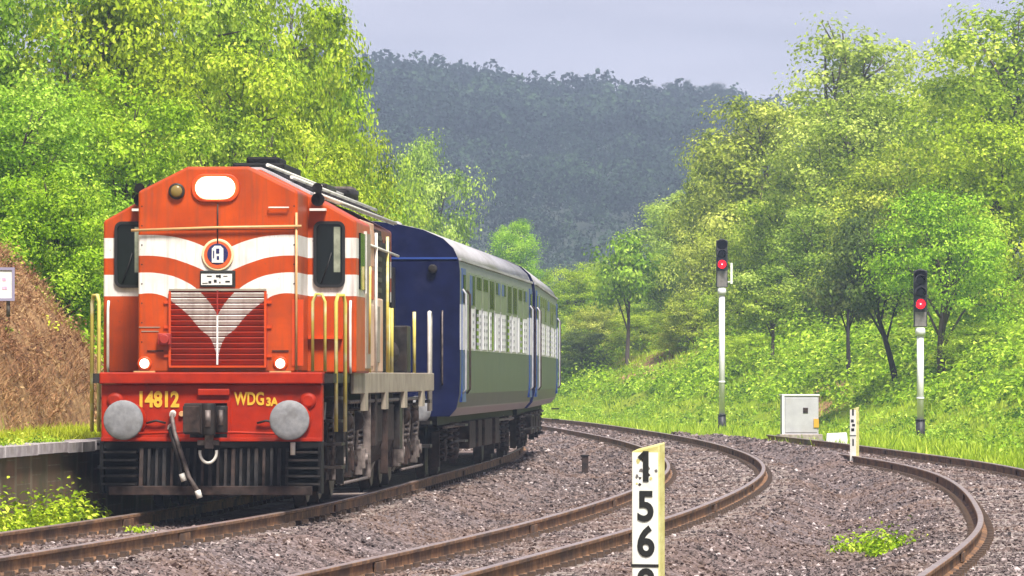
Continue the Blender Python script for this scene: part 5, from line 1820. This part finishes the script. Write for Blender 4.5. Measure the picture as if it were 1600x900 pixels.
# left bank greenery
n = 3600
D = rng.uniform(78, 200, n)
l = rng.exponential(4.5, n) + np.where(D < 90, 2.3, 0.2)
X = C1(D) - 3.5 - l
ok = in_view(X, D)
X, D = X[ok], D[ok]
n = len(X)
sz = rng.uniform(0.25, 0.8, n)
lg = link("bank_creepers", clumps_mesh("bank_creepers", X, D, ground_z(X, D), sz * 0.9, sz * 0.8, 34, 0.13, 15), LEAF_BRIGHT)
tag(lg, "bright green creepers covering the left bank behind the locomotive", "undergrowth", kind="stuff")

# dry grass on the brown bank
n = 70000
D = rng.uniform(58, 92, n)
l = rng.uniform(0.0, 3.2, n)
X = C1(D) - 3.5 - l
ok = in_view(X, D, 0.125)
X, D = X[ok], D[ok]
dg = link("dry_grass", blades_mesh("dry_grass", X, D, ground_z(X, D), 0.05 + 0.12 * rng.random(len(X)), 0.010, 19, 1.0), DRY_BLADE)
tag(dg, "dry brown grass on the steep bank left of the locomotive", "grass", kind="stuff")

n = 700
D = rng.uniform(62, 93, n)
l = rng.uniform(0.2, 3.6, n) ** 1.0
X = C1(D) - 3.5 - l
sz = rng.uniform(0.12, 0.34, n)
dt = link("dry_weeds", clumps_mesh("dry_weeds", X, D, ground_z(X, D), sz * 0.9, sz * 0.9, 40, 0.055, 41), DRY_BLADE)
tag(dt, "withered brown weeds clinging to the steep bank at the left edge", "weeds", kind="stuff")
n = 420
D = rng.uniform(64, 93, n)
l = 0.6 + 4.2 * rng.random(n) ** 0.6
X = C1(D) - 3.5 - l
sz = rng.uniform(0.10, 0.30, n)
gw = link("bank_weeds", clumps_mesh("bank_weeds", X, D, ground_z(X, D), sz * 0.9, sz * 0.8, 36, 0.06, 43), LEAF_BRIGHT)
tag(gw, "green weeds dotted over the upper part of the brown bank", "weeds", kind="stuff")

# grass on the platform top and weeds below its wall
n = 26000
D = rng.uniform(54, 86, n)
X = C1(D) - rng.uniform(2.15, 3.9, n)
pg = link("platform_grass", blades_mesh("platform_grass", X, D, np.full(n, 0.78), 0.08 + 0.12 * rng.random(n), 0.014, 23, 0.5), GRASS_BLADE)
tag(pg, "short yellow green grass growing over the platform top", "grass", kind="stuff")
n = 620
D = rng.uniform(54, 67, n)
X = C1(D) - 1.75 + np.abs(rng.normal(0, 0.22, n))
ok = X < C1(D) - 1.2
X, D = X[ok], D[ok]
sz = rng.uniform(0.15, 0.42, len(X))
ww = link("wall_weeds", clumps_mesh("wall_weeds", X, D, ballast_z(X, D), sz * 0.6, sz * 1.1, 30, 0.075, 27), LEAF_BRIGHT)
tag(ww, "leafy weeds growing along the foot of the brick platform wall", "weeds", kind="stuff")


n = 90
D = rng.uniform(56, 68, n)
X = C1(D) - 2.05 + rng.normal(0, 0.10, n)
sz = rng.uniform(0.06, 0.16, n)
pe = link("platform_weeds", clumps_mesh("platform_weeds", X, D, np.full(n, 0.80), sz, sz * 0.9, 26, 0.045, 61), LEAF_MID)
tag(pe, "small weeds creeping over the pale coping edge of the platform", "weeds", kind="stuff")


def weed_patch(px, py, w, d, hgt, n, leaf, label, seed):
    Dw = (EYE + 0.36) * FPX / (py - HORIZON)
    x = px_x(px, Dw)
    r = np.random.default_rng(seed)
    X = r.normal(0, w * 0.36, n)
    Y = r.normal(0, d * 0.36, n)
    z0 = float(ballast_z(np.array(x), np.array(Dw)))
    root = link("weed_plant", clumps_mesh("weed_plant", X, Y, np.zeros(n), np.full(n, 0.13), r.uniform(0.4, 1.0, n) * hgt, 26, leaf, seed), LEAF_BRIGHT)
    root.location = (x, Dw, z0)
    tag(root, label, "weed", "weeds growing in the ballast")


weed_patch(1385, 862, 0.72, 2.6, 0.24, 70, 0.055, "widest patch of leafy green weeds, beside the outer track's bend", 31)
weed_patch(212, 853, 0.20, 0.5, 0.10, 10, 0.045, "small weed beside the near rail in front of the locomotive", 33)
weed_patch(1110, 690, 0.9, 7.0, 0.16, 60, 0.09, "tuft of grass covering the far end of the outer track", 36)
weed_patch(1505, 732, 0.55, 3.0, 0.10, 20, 0.07, "flat weeds between the rails of the outer track", 34)

# ================================================================== THE AIR
hz_m = bpy.data.materials.new("haze_air")
hz_m.use_nodes = True
hn = hz_m.node_tree
hn.nodes.clear()
ho = hn.nodes.new("ShaderNodeOutputMaterial")
hv = hn.nodes.new("ShaderNodeVolumePrincipled")
hv.inputs['Color'].default_value = (0.62, 0.76, 1.0, 1)
hv.inputs['Density'].default_value = 0.00044
hv.inputs['Anisotropy'].default_value = 0.0
hn.links.new(hv.outputs[0], ho.inputs['Volume'])
haze = MB().box(-720, 720, -80, 1540, -4, 92).build("haze", hz_m)
tag(haze, "pale damp haze filling the valley", "haze", kind="stuff")
